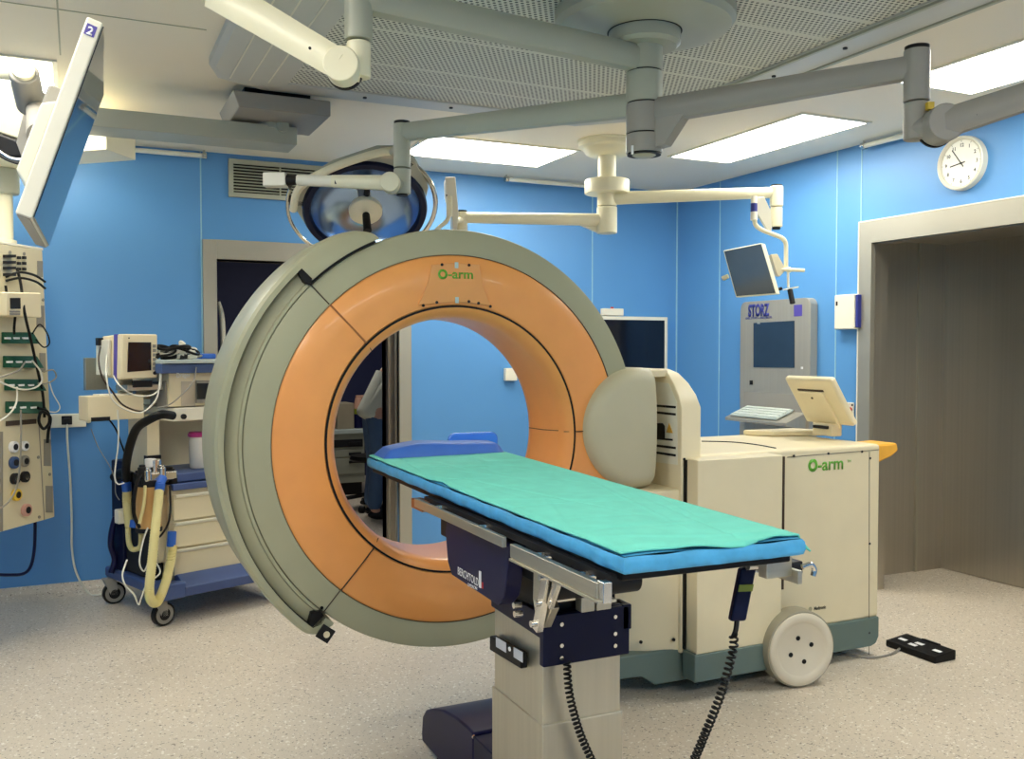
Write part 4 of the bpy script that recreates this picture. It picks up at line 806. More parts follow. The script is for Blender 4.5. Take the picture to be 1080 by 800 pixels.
lead([pp(18, 408, .07), pp(17, 425, .1), pp(8, 438, .1), pp(-12, 450, .08)], .006, M_cabw, 'pale lead hanging from the third green socket row')
lead([pp(40, 404, .06), pp(50, 404, .06), pp(59, 398, .06), pp(56, 390, .06), pp(46, 392, .05)], .005, M_grcab, 'thin grey lead arching past the edge of the supply column')
lead([pp(22, 432, .07), pp(22, 460, .08), pp(21, 490, .08), pp(17, 515, .06), pp(6, 532, .06), pp(-10, 540, .06)], .006, M_grcab, 'grey lead dropping from the lowest socket row over the gas outlets')
lead([pp(40, 430, .06), pp(50, 434, .06), pp(52, 445, .06), pp(46, 452, .06), pp(41, 444, .06), pp(44, 434, .07), pp(53, 440, .07), pp(51, 455, .05), pp(50, 467, .05)], .010, M_black, 'coiled black lead bundle beside the lowest socket row')
lead([pp(34, 352, .06), pp(42, 342, .06), pp(50, 352, .05), pp(52, 362, .05), pp(46, 366, .05), pp(38, 358, .06)], .005, M_black, 'thin black lead looping from the top green socket row')
lead([pp(52, 402, .06), pp(56, 415, .06), pp(63, 428, .06), pp(60, 434, .06), pp(52, 434, .05)], .004, M_cabw, 'thin white lead drooping past the edge of the supply column')
tag(MB().tube([V((pp(37, 548, -.12).x, pp(37, 548, -.12).y, pp(37, 548, -.12).z)), pp(36, 580, -.12), pp(30, 601, -.12), pp(14, 606, -.12), pp(-14, 600, -.12), pp(-30, 560, -.12)], .008, 8, 6).build('hanging_cord', M_navy), 'dark cord looping below the supply column in front of the wall', 'cable')

# ================================================================== ANAESTHESIA MACHINE
AO = V((.374, 4.98, 0)); ax = V((.934, .357, 0)).normalized(); ay = V((-.357, .934, 0)).normalized()
def am(x, y, z): return AO + ax * x + ay * y + V((0, 0, z))
def abox(b, x0, x1, y0, y1, z0, z1): return b.hexa([am(x0, y0, z0), am(x1, y0, z0), am(x1, y1, z0), am(x0, y1, z0)], [am(x0, y0, z1), am(x1, y0, z1), am(x1, y1, z1), am(x0, y1, z1)])
def fr(x, y, d): return onP(x, y, am(0, d, 0), ay)     # on a front plane d behind the front castor
def lf(x, y, d): return onP(x, y, am(d, 0, 0), ax)     # on a side plane
an = thing('anaesthesia_machine', 'anaesthesia trolley with drawers and blue base beside the big ring', 'anaesthesia machine', am(.3, .3, 0))
abox(MB(), -.03, .78, -.03, .64, .145, .205).build('base', M_tray, an, .015, 3)
bb = MB(); bb.prism([am(-.05, -.06, .135), am(.10, -.06, .135), am(.10, -.03, .135), am(-.02, .08, .135), am(-.05, .08, .135)], (0, 0, .085)); bb.build('corner_bumper', M_tray, an, .012)
bb = MB(); bb.prism([am(.09, -.06, .14), am(.09, -.065, .19), am(.09, .03, .235), am(.09, .06, .235), am(.09, .06, .14)], ax * .70); bb.build('front_bumper', M_tray, an, .006)
for (cx_, cy_, yaw) in ((0, .0, .5), (0, .59, .2), (.72, .0, .3), (.72, .59, .1)):
    c = am(cx_, cy_, .06); d = V((math.sin(yaw), -math.cos(yaw), 0)); s = d.cross(ZU)
    w = MB().cyl(c - d * .018, c + d * .018, .06, n=32).build('caster', M_black, an, .006)
    MB().lathe([(.030, .019), (.048, .019), (.05, .016)], c, d, 28).build('caster_rim', M_grcab, w); MB().cyl(c + d * .018, c + d * .024, .022, n=20).build('caster_hub', M_dark, w)
    MB().prism([c + d * .024 + ZU * -.012 + s * -.018, c + d * .024 + ZU * -.012 + s * .018, c + d * .024 + ZU * .085 + s * .06, c + d * .024 + ZU * .085 + s * -.01], -d * .05).build('caster_fork', M_boomd, w, .004)
abox(MB(), .065, .70, .06, .55, .205, .70).build('drawer_cabinet', M_creamd, an, .004)
zz = [fr(190, y, .05).z for y in (607, 578, 549.5, 520.5)]
for i in range(3):
    dwr = MB(); abox(dwr, .085, .68, .045, .062, zz[i] + .006, zz[i + 1] - .004); dd = dwr.build('drawer', M_creamd, an, .003)
    h = MB(); h.prism([am(.09, .045, zz[i + 1] - .022), am(.09, .028, zz[i + 1] - .014), am(.09, .024, zz[i + 1] - .002), am(.09, .045, zz[i + 1] - .002)], ax * .585); h.build('drawer_handle', M_white, dd, .002)
z5 = fr(193, 517, .05).z; z6 = fr(193, 499, .05).z
abox(MB(), .075, .70, .03, .5, z5 + .005, z5 + .04).build('work_surface', M_tray, an, .006); abox(MB(), .075, .70, .05, .5, z5 + .045, z6).build('work_surface', M_tray, an, .006)
abox(MB(), .10, .74, .42, .58, z6 - .2, 1.27).build('back_panel', M_creamd, an, .006); abox(MB(), .02, .09, .20, .43, z6 - .05, 1.06).build('side_post', M_cream, an, .006)
abox(MB(), .018, .092, .19, .24, z6 - .0, z6 + .09).build('post_socket', M_dark, an, .004)
u0, u1 = fr(183, 445, .10).z, fr(183, 431, .10).z
ub_ = abox(MB(), .095, .74, .10, .44, u1 + .01, 1.285).build('upper_body', M_cream, an, .006)
abox(MB(), .10, .74, .07, .44, u0 + .005, u1 + .005).build('flow_unit', M_white, an, .005)
q = fr(193, 439, .069); MB().cyl(q, q - ay * .016, .014, n=18).build('control_knob', M_dark, an, .002)
abox(MB(), .03, .76, .05, .46, 1.275, 1.325).build('top_bar', mat('slate_blue_bar', (66, 88, 132), .45), an, .006); abox(MB(), .03, .77, .03, .47, 1.326, 1.345).build('top_shelf', M_keys, an, .004)
MB().prism([fr(x, y, .0995) for x, y in [(191, 402), (206, 402), (206, 428), (191, 428)]], -ay * .002).build('control_panel', mat('beige_panel', (190, 180, 160), .5), ub_)
MB().prism([fr(x, y, .0995) for x, y in [(206, 401), (232, 401), (232, 424), (206, 425)]], -ay * .014).build('ventilator_screen', M_grcab, ub_, .003); MB().prism([fr(x, y, .084) for x, y in [(207.5, 404), (230, 404), (230, 420), (207.5, 421)]], -ay * .002).build('screen_glass', M_screen, ub_)
p0 = fr(186, 397.8, .049); text('Dräger', .024, p0, ax, ZU, M_print, an, 'lettering', width=.075)
MB().prism([lf(x, y, .094) for x, y in [(160, 402), (176, 402), (177, 430), (160, 428)]], -ax * .01).build('side_panel', M_grcab, an, .003)
# breathing system
rb = lambda x, y, d=.10: onP(x, y, am(0, d, 0), ay)
MB().cyl(rb(163, 497), rb(163, 484), .035, n=24).build('valve_block', M_chrome, an, .004); MB().cyl(rb(158.5, 492), rb(158.5, 483.5), .028, n=24).build('valve_cap', M_print, an, .003)
MB().obox(rb(165, 501), ax, ay, ZU, .17, .12, .045).build('circle_manifold', M_chrome, an, .008); MB().obox(rb(160, 504), ax, ay, ZU, .14, .10, .05).build('circle_manifold', M_dark, an, .008)
MB().cyl(rb(172, 503, .04), rb(168.5, 511, .02), .022, n=18).build('hose_cuff', M_bfit, an, .003); MB().cyl(rb(169.5, 509, .02), rb(168, 518, .02), .024, n=18).build('hose_cuff', M_bfit, an, .003)
MB().cyl(rb(157, 556), rb(157, 512), .062, n=28).build('absorber_jar', mat('soda_lime', (206, 160, 96), .4), an, .006); MB().cyl(rb(157, 512), rb(157, 505), .066, n=28).build('absorber_lid', M_dark, an, .004); MB().cyl(rb(157, 560), rb(157, 555.5), .066, n=28).build('absorber_base', M_dark, an, .004)
MB().obox(rb(173, 556, .12), ax, ay, ZU, .10, .06, .35).build('bellows_panel', M_cream, an, .004)
def corr(path, R, m, nm, parent):
    P = smooth([V(p) for p in path], 26); return MB().tube(P, [R * (1 + (.09 if i % 2 else -.06)) for i in range(len(P))], 12).build(nm, m, parent, sharp=80)
corr([rb(168, 517, -.0), rb(164.5, 550, -.06), rb(160.5, 590, -.1), rb(157.5, 620, -.12), rb(159.5, 633, -.12), rb(166, 634, -.10), rb(174, 616, -.06), rb(180, 592, -.02), rb(182.5, 575, .0)], .022, M_hose, 'breathing_hose', an)
MB().cyl(rb(180.5, 576, .0), rb(181.5, 560, .0), .022, n=18).build('hose_cuff', M_bfit, an, .003)
corr([rb(134, 516, .3), rb(134, 530, .3), rb(136.5, 555, .3)], .022, M_hose, 'breathing_hose', an); MB().cyl(rb(133, 507, .3), rb(134, 518, .3), .024, n=16).build('hose_cuff', M_bfit, an, .003); MB().cyl(rb(142, 548, .25), rb(141, 556, .25), .022, n=16).build('hose_cuff', M_bfit, an, .003)
MB().tube([rb(135, 556, .3), rb(136, 572, .3), rb(140, 579, .3), rb(148, 576, .25), rb(149, 562, .2)], .014, 10, 6).build('hose_branch', M_hose, an); MB().obox(rb(128, 544, .36), ax, ay, ZU, .055, .05, .075).build('filter_box', M_white, an, .006)
MB().tube([lf(182, 438, -.02), lf(170, 437, -.1), lf(156, 443, -.14), lf(144, 452, -.16), lf(137, 470, -.16), lf(133, 490, -.14), lf(133, 505, -.1)], .021, 16, 6).build('black_bag_hose', M_black, an)
MB().tube([lf(140, 503, -.06), lf(128, 499, -.06), lf(121, 503, -.06)], .026, 12, 5).build('black_elbow', M_black, an)
abox(MB(), -.02, .07, .42, .56, .205, .80).build('dark_side_rail', M_navyf, an, .01); abox(MB(), .0, .06, .12, .55, .205, .46).build('lower_housing', M_dark, an, .01)
abox(MB(), -.03, .05, .1, .4, .55, .62).build('side_housing', M_dark, an, .01)
MB().tube([rb(122, 545, .5), rb(118, 560, .5), rb(117, 575, .5), rb(121, 590, .5), rb(117, 604, .5)], .016, 10, 6).build('dark_hose', M_navy, an)
MB().tube([rb(153, 512, .05), rb(152, 530, .02), rb(147, 552, .0)], .008, 8, 5).build('sample_line', M_hose, an)
MB().tube([rb(179, 512, .03), rb(179.5, 540, .03), rb(176, 555, .02), rb(168, 566, .02), rb(165, 563, .0)], .0055, 8, 6).build('sensor_cable', M_dark, an)
MB().tube([rb(134, 590, -.05), rb(129, 606, -.08), rb(133, 618, -.1), rb(141, 626, -.1), rb(146, 637, -.1), rb(149, 630, -.1), rb(155, 616, -.08), rb(168, 605, -.06), rb(167, 597, -.04), rb(159, 589, -.02), rb(152, 602, .0), rb(147, 592, .0), rb(151, 570, .03), rb(156, 556, .03)], .0042, 8, 6).build('white_tube', M_cabw, an)
for px, py, d_, rr, m in ((150, 497, .06, .022, M_dark), (156, 500, .03, .018, M_chrome), (171, 497, .05, .020, M_chrome), (178, 499, .08, .030, M_black), (146, 503, .1, .024, M_black), (183, 504, .06, .020, M_black)):
    q = rb(px, py, d_); MB().cyl(q - V((0, 0, .03)), q + V((0, 0, .022)), rr, n=18).cyl(q + V((0, 0, .022)), q + V((0, 0, .034)), rr * .7, n=18).build('valve_dome', m, an, .004)
MB().tube([rb(148, 500, .02), rb(143, 515, .0), rb(141, 540, .0), rb(147, 556, .02)], .009, 8, 5).build('black_tube', M_black, an)
# monitor arm and cream box fixed to the machine
MB().obox(rb(150, 408, .22), ax, ay, ZU, .22, .14, .03).build('monitor_shelf', M_steelv, an, .004); MB().obox(rb(101, 394, .50), ax, ay, ZU, .12, .03, .17).build('rear_bracket', M_steelv, an, .004)
MB().obox(rb(170, 415, .34), ax, ay, ZU, .3, .05, .05).build('monitor_arm', M_steelv, an, .004); MB().obox(rb(150, 404.5, .15), ax, ay, ZU, .10, .02, .035).build('cable_plug_row', M_dark, an, .003)
bx = MB(); pA, pB = rb(92.5, 418, .16), rb(152, 441, .16); bx.hexa([pA + V((0, 0, pB.z - pA.z)), V((pB.x, pB.y, pB.z)), V((pB.x, pB.y, pB.z)) + ay * .12, pA + V((0, 0, pB.z - pA.z)) + ay * .12], [pA, V((pB.x, pB.y, pA.z)), V((pB.x, pB.y, pA.z)) + ay * .12, pA + ay * .12]); bx.build('module_rack', M_cream, an, .005)
MB().obox(rb(118, 416.5, .22), ax, ay, ZU, .16, .08, .014).build('rack_tray', M_white, an, .003); MB().obox(rb(104, 441.5, .18), ax, ay, ZU, .09, .06, .02).build('rack_clip', M_dark, an)
MB().obox(rb(132, 415, .27), ax, ay, ZU, .07, .03, .16).build('rack_hanger', M_creamd, an, .004)
# patient monitor
pm = thing('patient_monitor', 'cream patient monitor with violet side stripe on the trolley shelf', 'patient monitor', rb(148, 404, .2))
P0 = rb(128, 400, .12); P1 = rb(166.5, 352.5, .12); P2 = rb(131, 352, .12)
wv = (rb(166, 398, .12) - P0); hv = P2 - P0; hv = V((0, 0, hv.z)); wv.z = 0
def pmq(s, h, d): return P0 + wv * s + hv * h + ay * d
pc_ = MB().hexa([pmq(0, 0, 0), pmq(1, .02, 0), pmq(1, .02, .06), pmq(0, 0, .06)], [pmq(0.04, 1, 0), pmq(1.02, 1, 0), pmq(1.02, 1, .06), pmq(.04, 1, .06)]).build('front_case', M_cream, pm, .008, 3)
MB().hexa([pmq(.0, .0, .06), pmq(1, .02, .06), pmq(1, .02, .10), pmq(0, .0, .10)], [pmq(.03, 1.0, .06), pmq(1, 1.0, .06), pmq(1, 1.0, .10), pmq(.03, 1.0, .10)]).build('side_stripe', M_purple, pm, .004)
MB().hexa([pmq(.0, .02, .085), pmq(.96, .04, .085), pmq(.96, .04, .25), pmq(0, .02, .25)], [pmq(.04, .99, .085), pmq(.97, .99, .085), pmq(.97, .96, .25), pmq(.04, .96, .25)]).build('rear_case', M_cream, pm, .01, 3)
MB().hexa([pmq(-.10, .08, .12), pmq(0, .08, .12), pmq(0, .08, .27), pmq(-.10, .08, .27)], [pmq(-.08, .88, .12), pmq(.02, .88, .12), pmq(.02, .88, .27), pmq(-.08, .88, .27)]).build('side_module', M_white, pm, .006)
MB().hexa([pmq(-.16, .75, .2), pmq(-.02, .75, .2), pmq(-.02, .75, .24), pmq(-.16, .75, .24)], [pmq(-.16, .92, .2), pmq(-.02, .92, .2), pmq(-.02, .92, .24), pmq(-.16, .92, .24)]).build('module_socket', M_dark, pm, .003)
MB().prism([pmq(.16, .16, -.001), pmq(.82, .19, -.001), pmq(.83, .82, -.001), pmq(.2, .82, -.001)], -ay * .002).build('monitor_screen', M_screen, pc_)
for i in range(6): MB().prism([pmq(.87, .2 + .1 * i, -.001), pmq(.96, .2 + .1 * i, -.001), pmq(.965, .27 + .1 * i, -.001), pmq(.875, .27 + .1 * i, -.001)], -ay * .003).build('monitor_key', M_grcab, pc_)
q = pmq(.92, .13, -.001); MB().cyl(q, q - ay * .008, .009, n=14).build('dial', M_dark, pc_); q = pmq(.22, .91, 0); MB().cyl(q, q - ay * .001, .004, n=10).build('status_dot', M_dark, pc_)
lk = dict(name='monitor_lead', grp='leads on the patient monitor')
lead([rb(106, 366, .3), rb(104, 380, .1), rb(108, 398, .05), rb(118, 412, .05), rb(130, 427, .05), rb(150, 433.5, .05), rb(165, 425, .05)], .006, M_seamdk, 'brown lead curving from the patient monitor across the cream rack', **lk)
lead([rb(118, 392, .3), rb(125, 405, .06), rb(140, 416, .06), rb(158, 417, .06), rb(168, 410, .06), rb(170, 396, .08), rb(170, 382, .1)], .0055, M_cabw, 'white lead swinging below the patient monitor', **lk)
lead([rb(113, 370, .3), rb(112, 395, .07), rb(118, 420, .04), rb(133, 432, .04), rb(150, 434.5, .04), rb(164, 422, .04), rb(168, 406, .06), rb(169.5, 385, .08)], .0055, M_cabw, 'long white lead under the brown one on the cream rack', **lk)
lead([rb(207, 387, .04), rb(204, 402, .03), rb(192, 416, .02), rb(178, 427, .02), rb(166, 430, .04)], .005, M_grcab, 'grey lead crossing the front of the anaesthesia trolley', **lk)
lead([rb(124, 432, .1), rb(125, 450, .1), rb(124.5, 470, .1), rb(121, 500, .1), rb(124, 510, .1), rb(131, 509, .1)], .005, M_cabw, 'white lead hanging straight down from the cream rack', **lk)
lead([rb(114, 441, .3), rb(122, 452, .3), rb(128, 468, .3), rb(134, 485, .25), rb(135, 496, .25)], .006, M_black, 'black lead dropping behind the cream rack', **lk)
lead([rb(96, 452, .4), rb(104, 472, .4), rb(116, 492, .35), rb(121, 506, .3), rb(122, 520, .3), rb(126, 527, .3)], .003, M_grcab, 'thin pale tube slanting across the wall to the trolley', **lk)
# cable pile on the trolley top
cp_ = thing('cable_pile', 'pile of black and white cables on the trolley top', 'cable pile', rb(190, 388, .15))
random.seed(11)
for k in range(9):
    c_ = rb(172 + 3.8 * k, 384, .14 + .03 * (k % 3)); c_.z = 1.352 + .012 * (k % 4); pts = []
    R_ = random.uniform(.03, .07); ph = random.uniform(0, 6); til = random.uniform(-.02, .03)
    for i in range(15): a = ph + i * 2 * PI / 12; pts.append(c_ + V((R_ * 1.3 * math.cos(a), R_ * .8 * math.sin(a), .010 * math.sin(a * 2 + k) + til * math.cos(a) + .012 + .001 * i)))
    MB().tube(pts, .0085 if k % 2 else .0065, 8, 3).build('cable_loop', (M_black, M_cabw, M_grcab)[k % 3], cp_)
for k, (px, m) in enumerate(((178, M_black), (186, M_cabw), (194, M_dark), (202, M_cabw))):
    c_ = rb(px, 385, .16); c_.z = 1.346; MB().obox(c_ + V((0, 0, .014)), ax + V((0, .3 * k - .4, .1)), ay, ZU, .07, .045, .026).build('cable_plug', m, cp_, .008)
tag(MB().obox(rb(218, 380, .30) * 1, ax, ay, ZU, .09, .05, .03).build('blue_packet', M_bfit, None, .008), 'small bright blue packet on the trolley top near the doorway', 'packet').location.z = 1.3455
# suction jar
sj = thing('suction_jar', 'clear jar with magenta lid above the trolley drawers', 'jar', rb(210, 497, .22))
c_ = rb(210, 497, .20); zb_ = z6 + .002; zt_ = rb(210, 460, .20).z
MB().lathe([(1e-4, 0), (.045, 0), (.05, .01), (.052, zt_ - zb_ - .02), (.046, zt_ - zb_), (1e-4, zt_ - zb_)], V((c_.x, c_.y, zb_)), ZU, 28).build('jar', M_glass, sj)
MB().lathe([(1e-4, 0), (.056, 0), (.058, .012), (.05, .024), (1e-4, .026)], V((c_.x, c_.y, zt_ + .001)), ZU, 28).build('jar_lid', M_pink, sj)
MB().lathe([(.0525, .3), (.0535, .3), (.0535, .02), (.0525, .02)], V((c_.x, c_.y, zb_)), ZU, 20, a0=-2.6, a1=-.9, close=True).build('jar_scale', M_print, sj) if zt_ - zb_ > .33 else None

# ================================================================== ON THE WALLS
W = YB
def wallrect(x0, y0, x1, y1, d, m, nm, parent=None, bev=0., back=0.):
    a = onY(x0, y0, W - back); c_ = onY(x1, y1, W - back); return MB().box(min(a.x, c_.x), max(a.x, c_.x), W - back - d, W - back, min(a.z, c_.z), max(a.z, c_.z)).build(nm, m, parent, bev)
vg = thing('air_grille', 'grey slatted air grille high on the blue back wall', 'vent', (1.065, W - .02, 2.33))
va, vb, vz0, vz1 = .845, 1.49, 2.325, 2.555
f = MB(); f.box(va, vb, W - .018, W, vz0, vz0 + .028); f.box(va, vb, W - .018, W, vz1 - .028, vz1); f.box(va, va + .028, W - .018, W, vz0 + .028, vz1 - .028); f.box(vb - .028, vb, W - .018, W, vz0 + .028, vz1 - .028); f.build('grille_frame', M_boom, vg, .002)
MB().box(va + .02, vb - .02, W - .004, W - .001, vz0 + .02, vz1 - .02).build('grille_back', M_black, vg)
for i in range(9):
    z_ = vz0 + .04 + i * .0185; MB().hexa([(va + .028, W - .014, z_ - .004), (vb - .028, W - .014, z_ - .004), (vb - .028, W - .005, z_ + .002), (va + .028, W - .005, z_ + .002)], [(va + .028, W - .014, z_), (vb - .028, W - .014, z_), (vb - .028, W - .005, z_ + .006), (va + .028, W - .005, z_ + .006)]).build('slat', M_boom, vg)
for x in (1.155,): MB().box(x - .004, x + .004, W - .016, W - .004, vz0 + .028, vz1 - .028).build('grille_mullion', M_boom, vg)
# wall monitor
ws = thing('wall_monitor', 'black-screened monitor in white frame on the back wall behind the ring', 'monitor', (3.75, W - .05, 1.2))
a, c_ = onY(630, 333, W - .05), onY(704, 396, W - .05)
wc = MB().box(a.x, c_.x, W - .05, W - .002, c_.z, a.z).build('monitor_case', M_white, ws, .004); MB().box(a.x + .02, c_.x - .03, W - .053, W - .0505, c_.z + .03, a.z - .025).build('monitor_screen', M_screen, wc)
a, c_ = onY(636.5, 325, W - .05), onY(657.5, 333, W - .05)
jb2 = thing('junction_box', 'small white box with red light on top of the wall monitor', 'box', ((a.x + c_.x) / 2, W - .03, c_.z))
MB().box(a.x, c_.x, W - .055, W - .005, c_.z + .001, a.z).build('box_case', M_white, jb2, .004); MB().cyl(((a.x + c_.x) / 2, W - .03, a.z), ((a.x + c_.x) / 2, W - .03, a.z + .012), .012, n=14).build('red_lamp', M_red, jb2, .003)
tag(wallrect(531, 388, 543, 401, .04, M_white, 'wall_box', None, .004), 'small white box on the blue wall seen through the ring', 'wall box')
# trunking with socket and plug
tk = thing('wall_trunking', 'short white trunking with a plugged socket on the back wall beside the supply column', 'cable trunking', (-.05, W - .04, .96))
a, c_ = onY(50, 437, W - .05), onY(91, 450, W - .05); MB().box(a.x - .5, c_.x, W - .05, W - .001, c_.z, a.z).build('trunking', M_white, tk, .004); MB().box(c_.x, c_.x + .025, W - .045, W - .001, c_.z + .02, a.z - .03).build('trunking_cap', M_white, tk, .008)
q = onY(70.5, 443, W - .051); MB().obox(q, V((1, 0, 0)), V((0, 1, 0)), ZU, .055, .006, .05).build('socket_plate', M_dark, tk, .003); MB().obox(q + V((0, -.015, -.005)), V((1, 0, 0)), V((0, 1, 0)), ZU, .036, .03, .036).build('socket_plug', M_dark, tk, .006)
tag(MB().tube([onY(71, 447, W - .075), onY(71, 465, W - .075), onY(74, 505, W - .06), onY(75.5, 545, W - .06), onY(76, 580, W - .07), onY(81, 605, W - .09), onZ(93, 624.5, .008), onZ(104, 627, .008), onZ(125, 620, .008)], .006, 8, 8).build('power_cable', M_cabw), 'white power cable hanging from the trunking socket to the floor', 'cable')
# clock
ck = thing('wall_clock', 'round white wall clock on the blue wall over the steel doorway', 'clock', (XR, 3.39, 2.2))
CC = onX(1014, 172, XR - .02); nx_ = V((-1, 0, 0)); cr_ = .136
MB().lathe([(1e-4, 0), (.118, 0), (.121, .012), (.13, .018), (.136, .014), (.138, -.02), (1e-4, -.02)], CC, nx_, 56).build('clock_case', M_white, ck, sharp=50)
MB().cyl(CC + nx_ * .0005, CC + nx_ * .002, .117, n=56).build('clock_face', mat('clock_dial', (240, 238, 226), .5), ck)
cxd = V((0, -1, 0)); cp = lambda r, deg, d=.0025: CC + nx_ * d + cxd * (r * math.sin(math.radians(deg))) + ZU * (r * math.cos(math.radians(deg)))
for h in range(1, 13):
    s = str(h); wd = .020 if len(s) == 2 else .0105
    text(s, .018, cp(.092, h * 30) - ZU * .009 - cxd * wd / 2, cxd, ZU, M_ink, ck, 'clock_numeral', bold=.02, ext=.0004)
for k in range(60):
    if k % 5 == 0: p = cp(.112, k * 6); MB().obox(p, cxd * math.cos(math.radians(k * 6)) - ZU * math.sin(math.radians(k * 6)), nx_, cxd * math.sin(math.radians(k * 6)) + ZU * math.cos(math.radians(k * 6)), .002, .0006, .008).build('minute_mark', M_ink, ck)
def hand(deg, l, w): d = cxd * math.sin(math.radians(deg)) + ZU * math.cos(math.radians(deg)); MB().obox(CC + nx_ * .004 + d * (l / 2 - .012), d, d.cross(nx_), nx_, l + .024, w, .001).build('clock_hand', M_ink, ck)
hand(262, .066, .006); hand(324, .092, .005); MB().cyl(CC + nx_ * .002, CC + nx_ * .006, .006, n=14).build('clock_pin', M_ink, ck)
# steel wall console
st = thing('wall_console', 'brushed steel wall console with dark screen and fold-out keyboard', 'wall console', (XR, 4.8, .3))
Wx = XR - .06; ya = onX(781, 320, Wx).y; yb = onX(855, 313, Wx).y; zt = onX(818, 316, Wx).z
def yzr(y0, y1, z0, z1, r, n=6):
    pts = []
    for cy_, cz_, a0 in ((y1 - r, z1 - r, 0), (y0 + r, z1 - r, 90)):
        for i in range(n + 1): a = math.radians(a0 + 90 * i / n); pts.append((cy_ + r * math.cos(a), cz_ + r * math.sin(a)))
    return pts + [(y0, z0), (y1, z0)]
MB().prism([V((Wx, y, z)) for y, z in yzr(yb, ya, .55, zt, .05)], (.058, 0, 0)).build('console_case', M_console, st, .003)
pq = lambda pxs, d, nm, m, par=st, off=0.: MB().prism([onX(x, y, Wx - .0005 - off) for x, y in pxs], (-d, 0, 0)).build(nm, m, par)
pq([(795, 340.5), (838, 338), (838, 387.5), (795, 387)], .003, 'console_screen', M_screeng if False else mat('steel_blue_screen', (40, 56, 74), .2), st)
pq([(799, 338.8), (802, 338.6), (802, 341.5), (799, 341.5)], .004, 'screen_clip', M_steelv)
pq([(837.5, 321.5), (846, 321), (846, 333), (837.5, 333.5)], .002, 'violet_label', M_purple); pq([(845, 386.5), (847, 386.5), (847, 389), (845, 389)], .003, 'status_lamp', M_print); pq([(791, 401), (794, 401), (794, 405.5), (791, 405.5)], .004, 'key_lock', M_black)
p0 = onX(789.2, 333.2, Wx - .0015); p1 = onX(811.5, 332.2, Wx - .0015); text('STORZ', .075, p0, V((0, -1, 0)), ZU, M_bluelab, st, 'lettering', bold=.05, width=abs(p0.y - p1.y))
p0 = onX(786.5, 336.6, Wx - .0015); p1 = onX(814, 335.2, Wx - .0015); text('KARL STORZ — ENDOSKOPE', .014, p0, V((0, -1, 0)), ZU, M_bluelab, st, 'lettering', bold=.02, width=abs(p0.y - p1.y))
yk0, yk1 = onX(787, 432, Wx).y, onX(848, 428, Wx).y; zk = onX(787, 413, Wx).z; zk1 = onX(787, 431, Wx).z
MB().box(Wx - .004, Wx - .0005, yk1 - .02, yk0 + .02, zk1, zk).build('keyboard_recess', M_boomd, st)
MB().prism([V((Wx, yk0 + .02, zk1 - .09)), V((Wx - .16, yk0 + .02, zk1 - .07)), V((Wx - .16, yk0 + .02, zk1 - .05)), V((Wx, yk0 + .02, zk1 + .01))], (0, yk1 - yk0 - .04, 0)).build('keyboard_shelf', M_console, st, .003)
kb = MB().prism([V((Wx - .012, yk0 - .02, zk1 + .012)), V((Wx - .15, yk0 - .02, zk1 - .04)), V((Wx - .15, yk0 - .02, zk1 - .028)), V((Wx - .012, yk0 - .02, zk1 + .024))], (0, yk1 - yk0 + .10, 0)).build('keyboard', M_keys, st, .002)
for r_ in range(4):
    for k in range(12):
        t_ = (r_ + .5) / 4; c_ = V((Wx - .02 - .122 * t_, yk0 - .04 + (yk1 - yk0 + .13) * (k + .5) / 12, zk1 + .0245 - .0525 * (t_ * .95 + .02) + .003)); MB().obox(c_, V((.138, 0, .052)), V((0, 1, 0)), V((-.052, 0, .138)), .023, .032, .006).build('key', mat('pale_key', (206, 214, 208), .4) if 'pale_key' not in MATS else MATS['pale_key'], kb)
# dispenser and socket
dp = thing('wall_dispenser', 'white wall dispenser box with dark blue side left of the steel doorway', 'dispenser', (XR, 4.2, 1.5))
Dx = XR - .05; y0, y1 = onX(880, 311, Dx).y, onX(901, 310, Dx).y; z0, z1 = onX(890, 347, Dx).z, onX(890, 310.5, Dx).z
MB().box(Dx, XR - .001, y1, y0, z0, z1).build('dispenser_case', M_white, dp, .006); MB().box(Dx + .008, XR - .001, y1 - .02, y1 - .001, z0 + .008, z1 - .004).build('dispenser_side', M_bluelab, dp, .004)
q = onX(882.5, 320, Dx - .0005); MB().obox(q, V((0, 1, 0)), nx_, ZU, .014, .003, .026).build('dispenser_lock', M_dark, dp, .002)
so = thing('wall_socket', 'white wall socket with red button below the white dispenser box', 'socket', (XR, 4.2, 1.0))
y0, y1 = onX(886, 430, XR).y, onX(901.5, 430, XR).y; z0, z1 = onX(895, 440, XR).z, onX(895, 424, XR).z
MB().box(XR - .02, XR - .001, y1, y0, z0, z1).build('socket_plate', M_white, so, .004); q = onX(897, 431.5, XR - .021); MB().cyl(q, q + nx_ * .006, .013, n=16).build('red_button', M_red, so); q = onX(899, 427, XR - .021); MB().cyl(q, q + nx_ * .004, .006, n=10).build('small_button', M_ink, so)

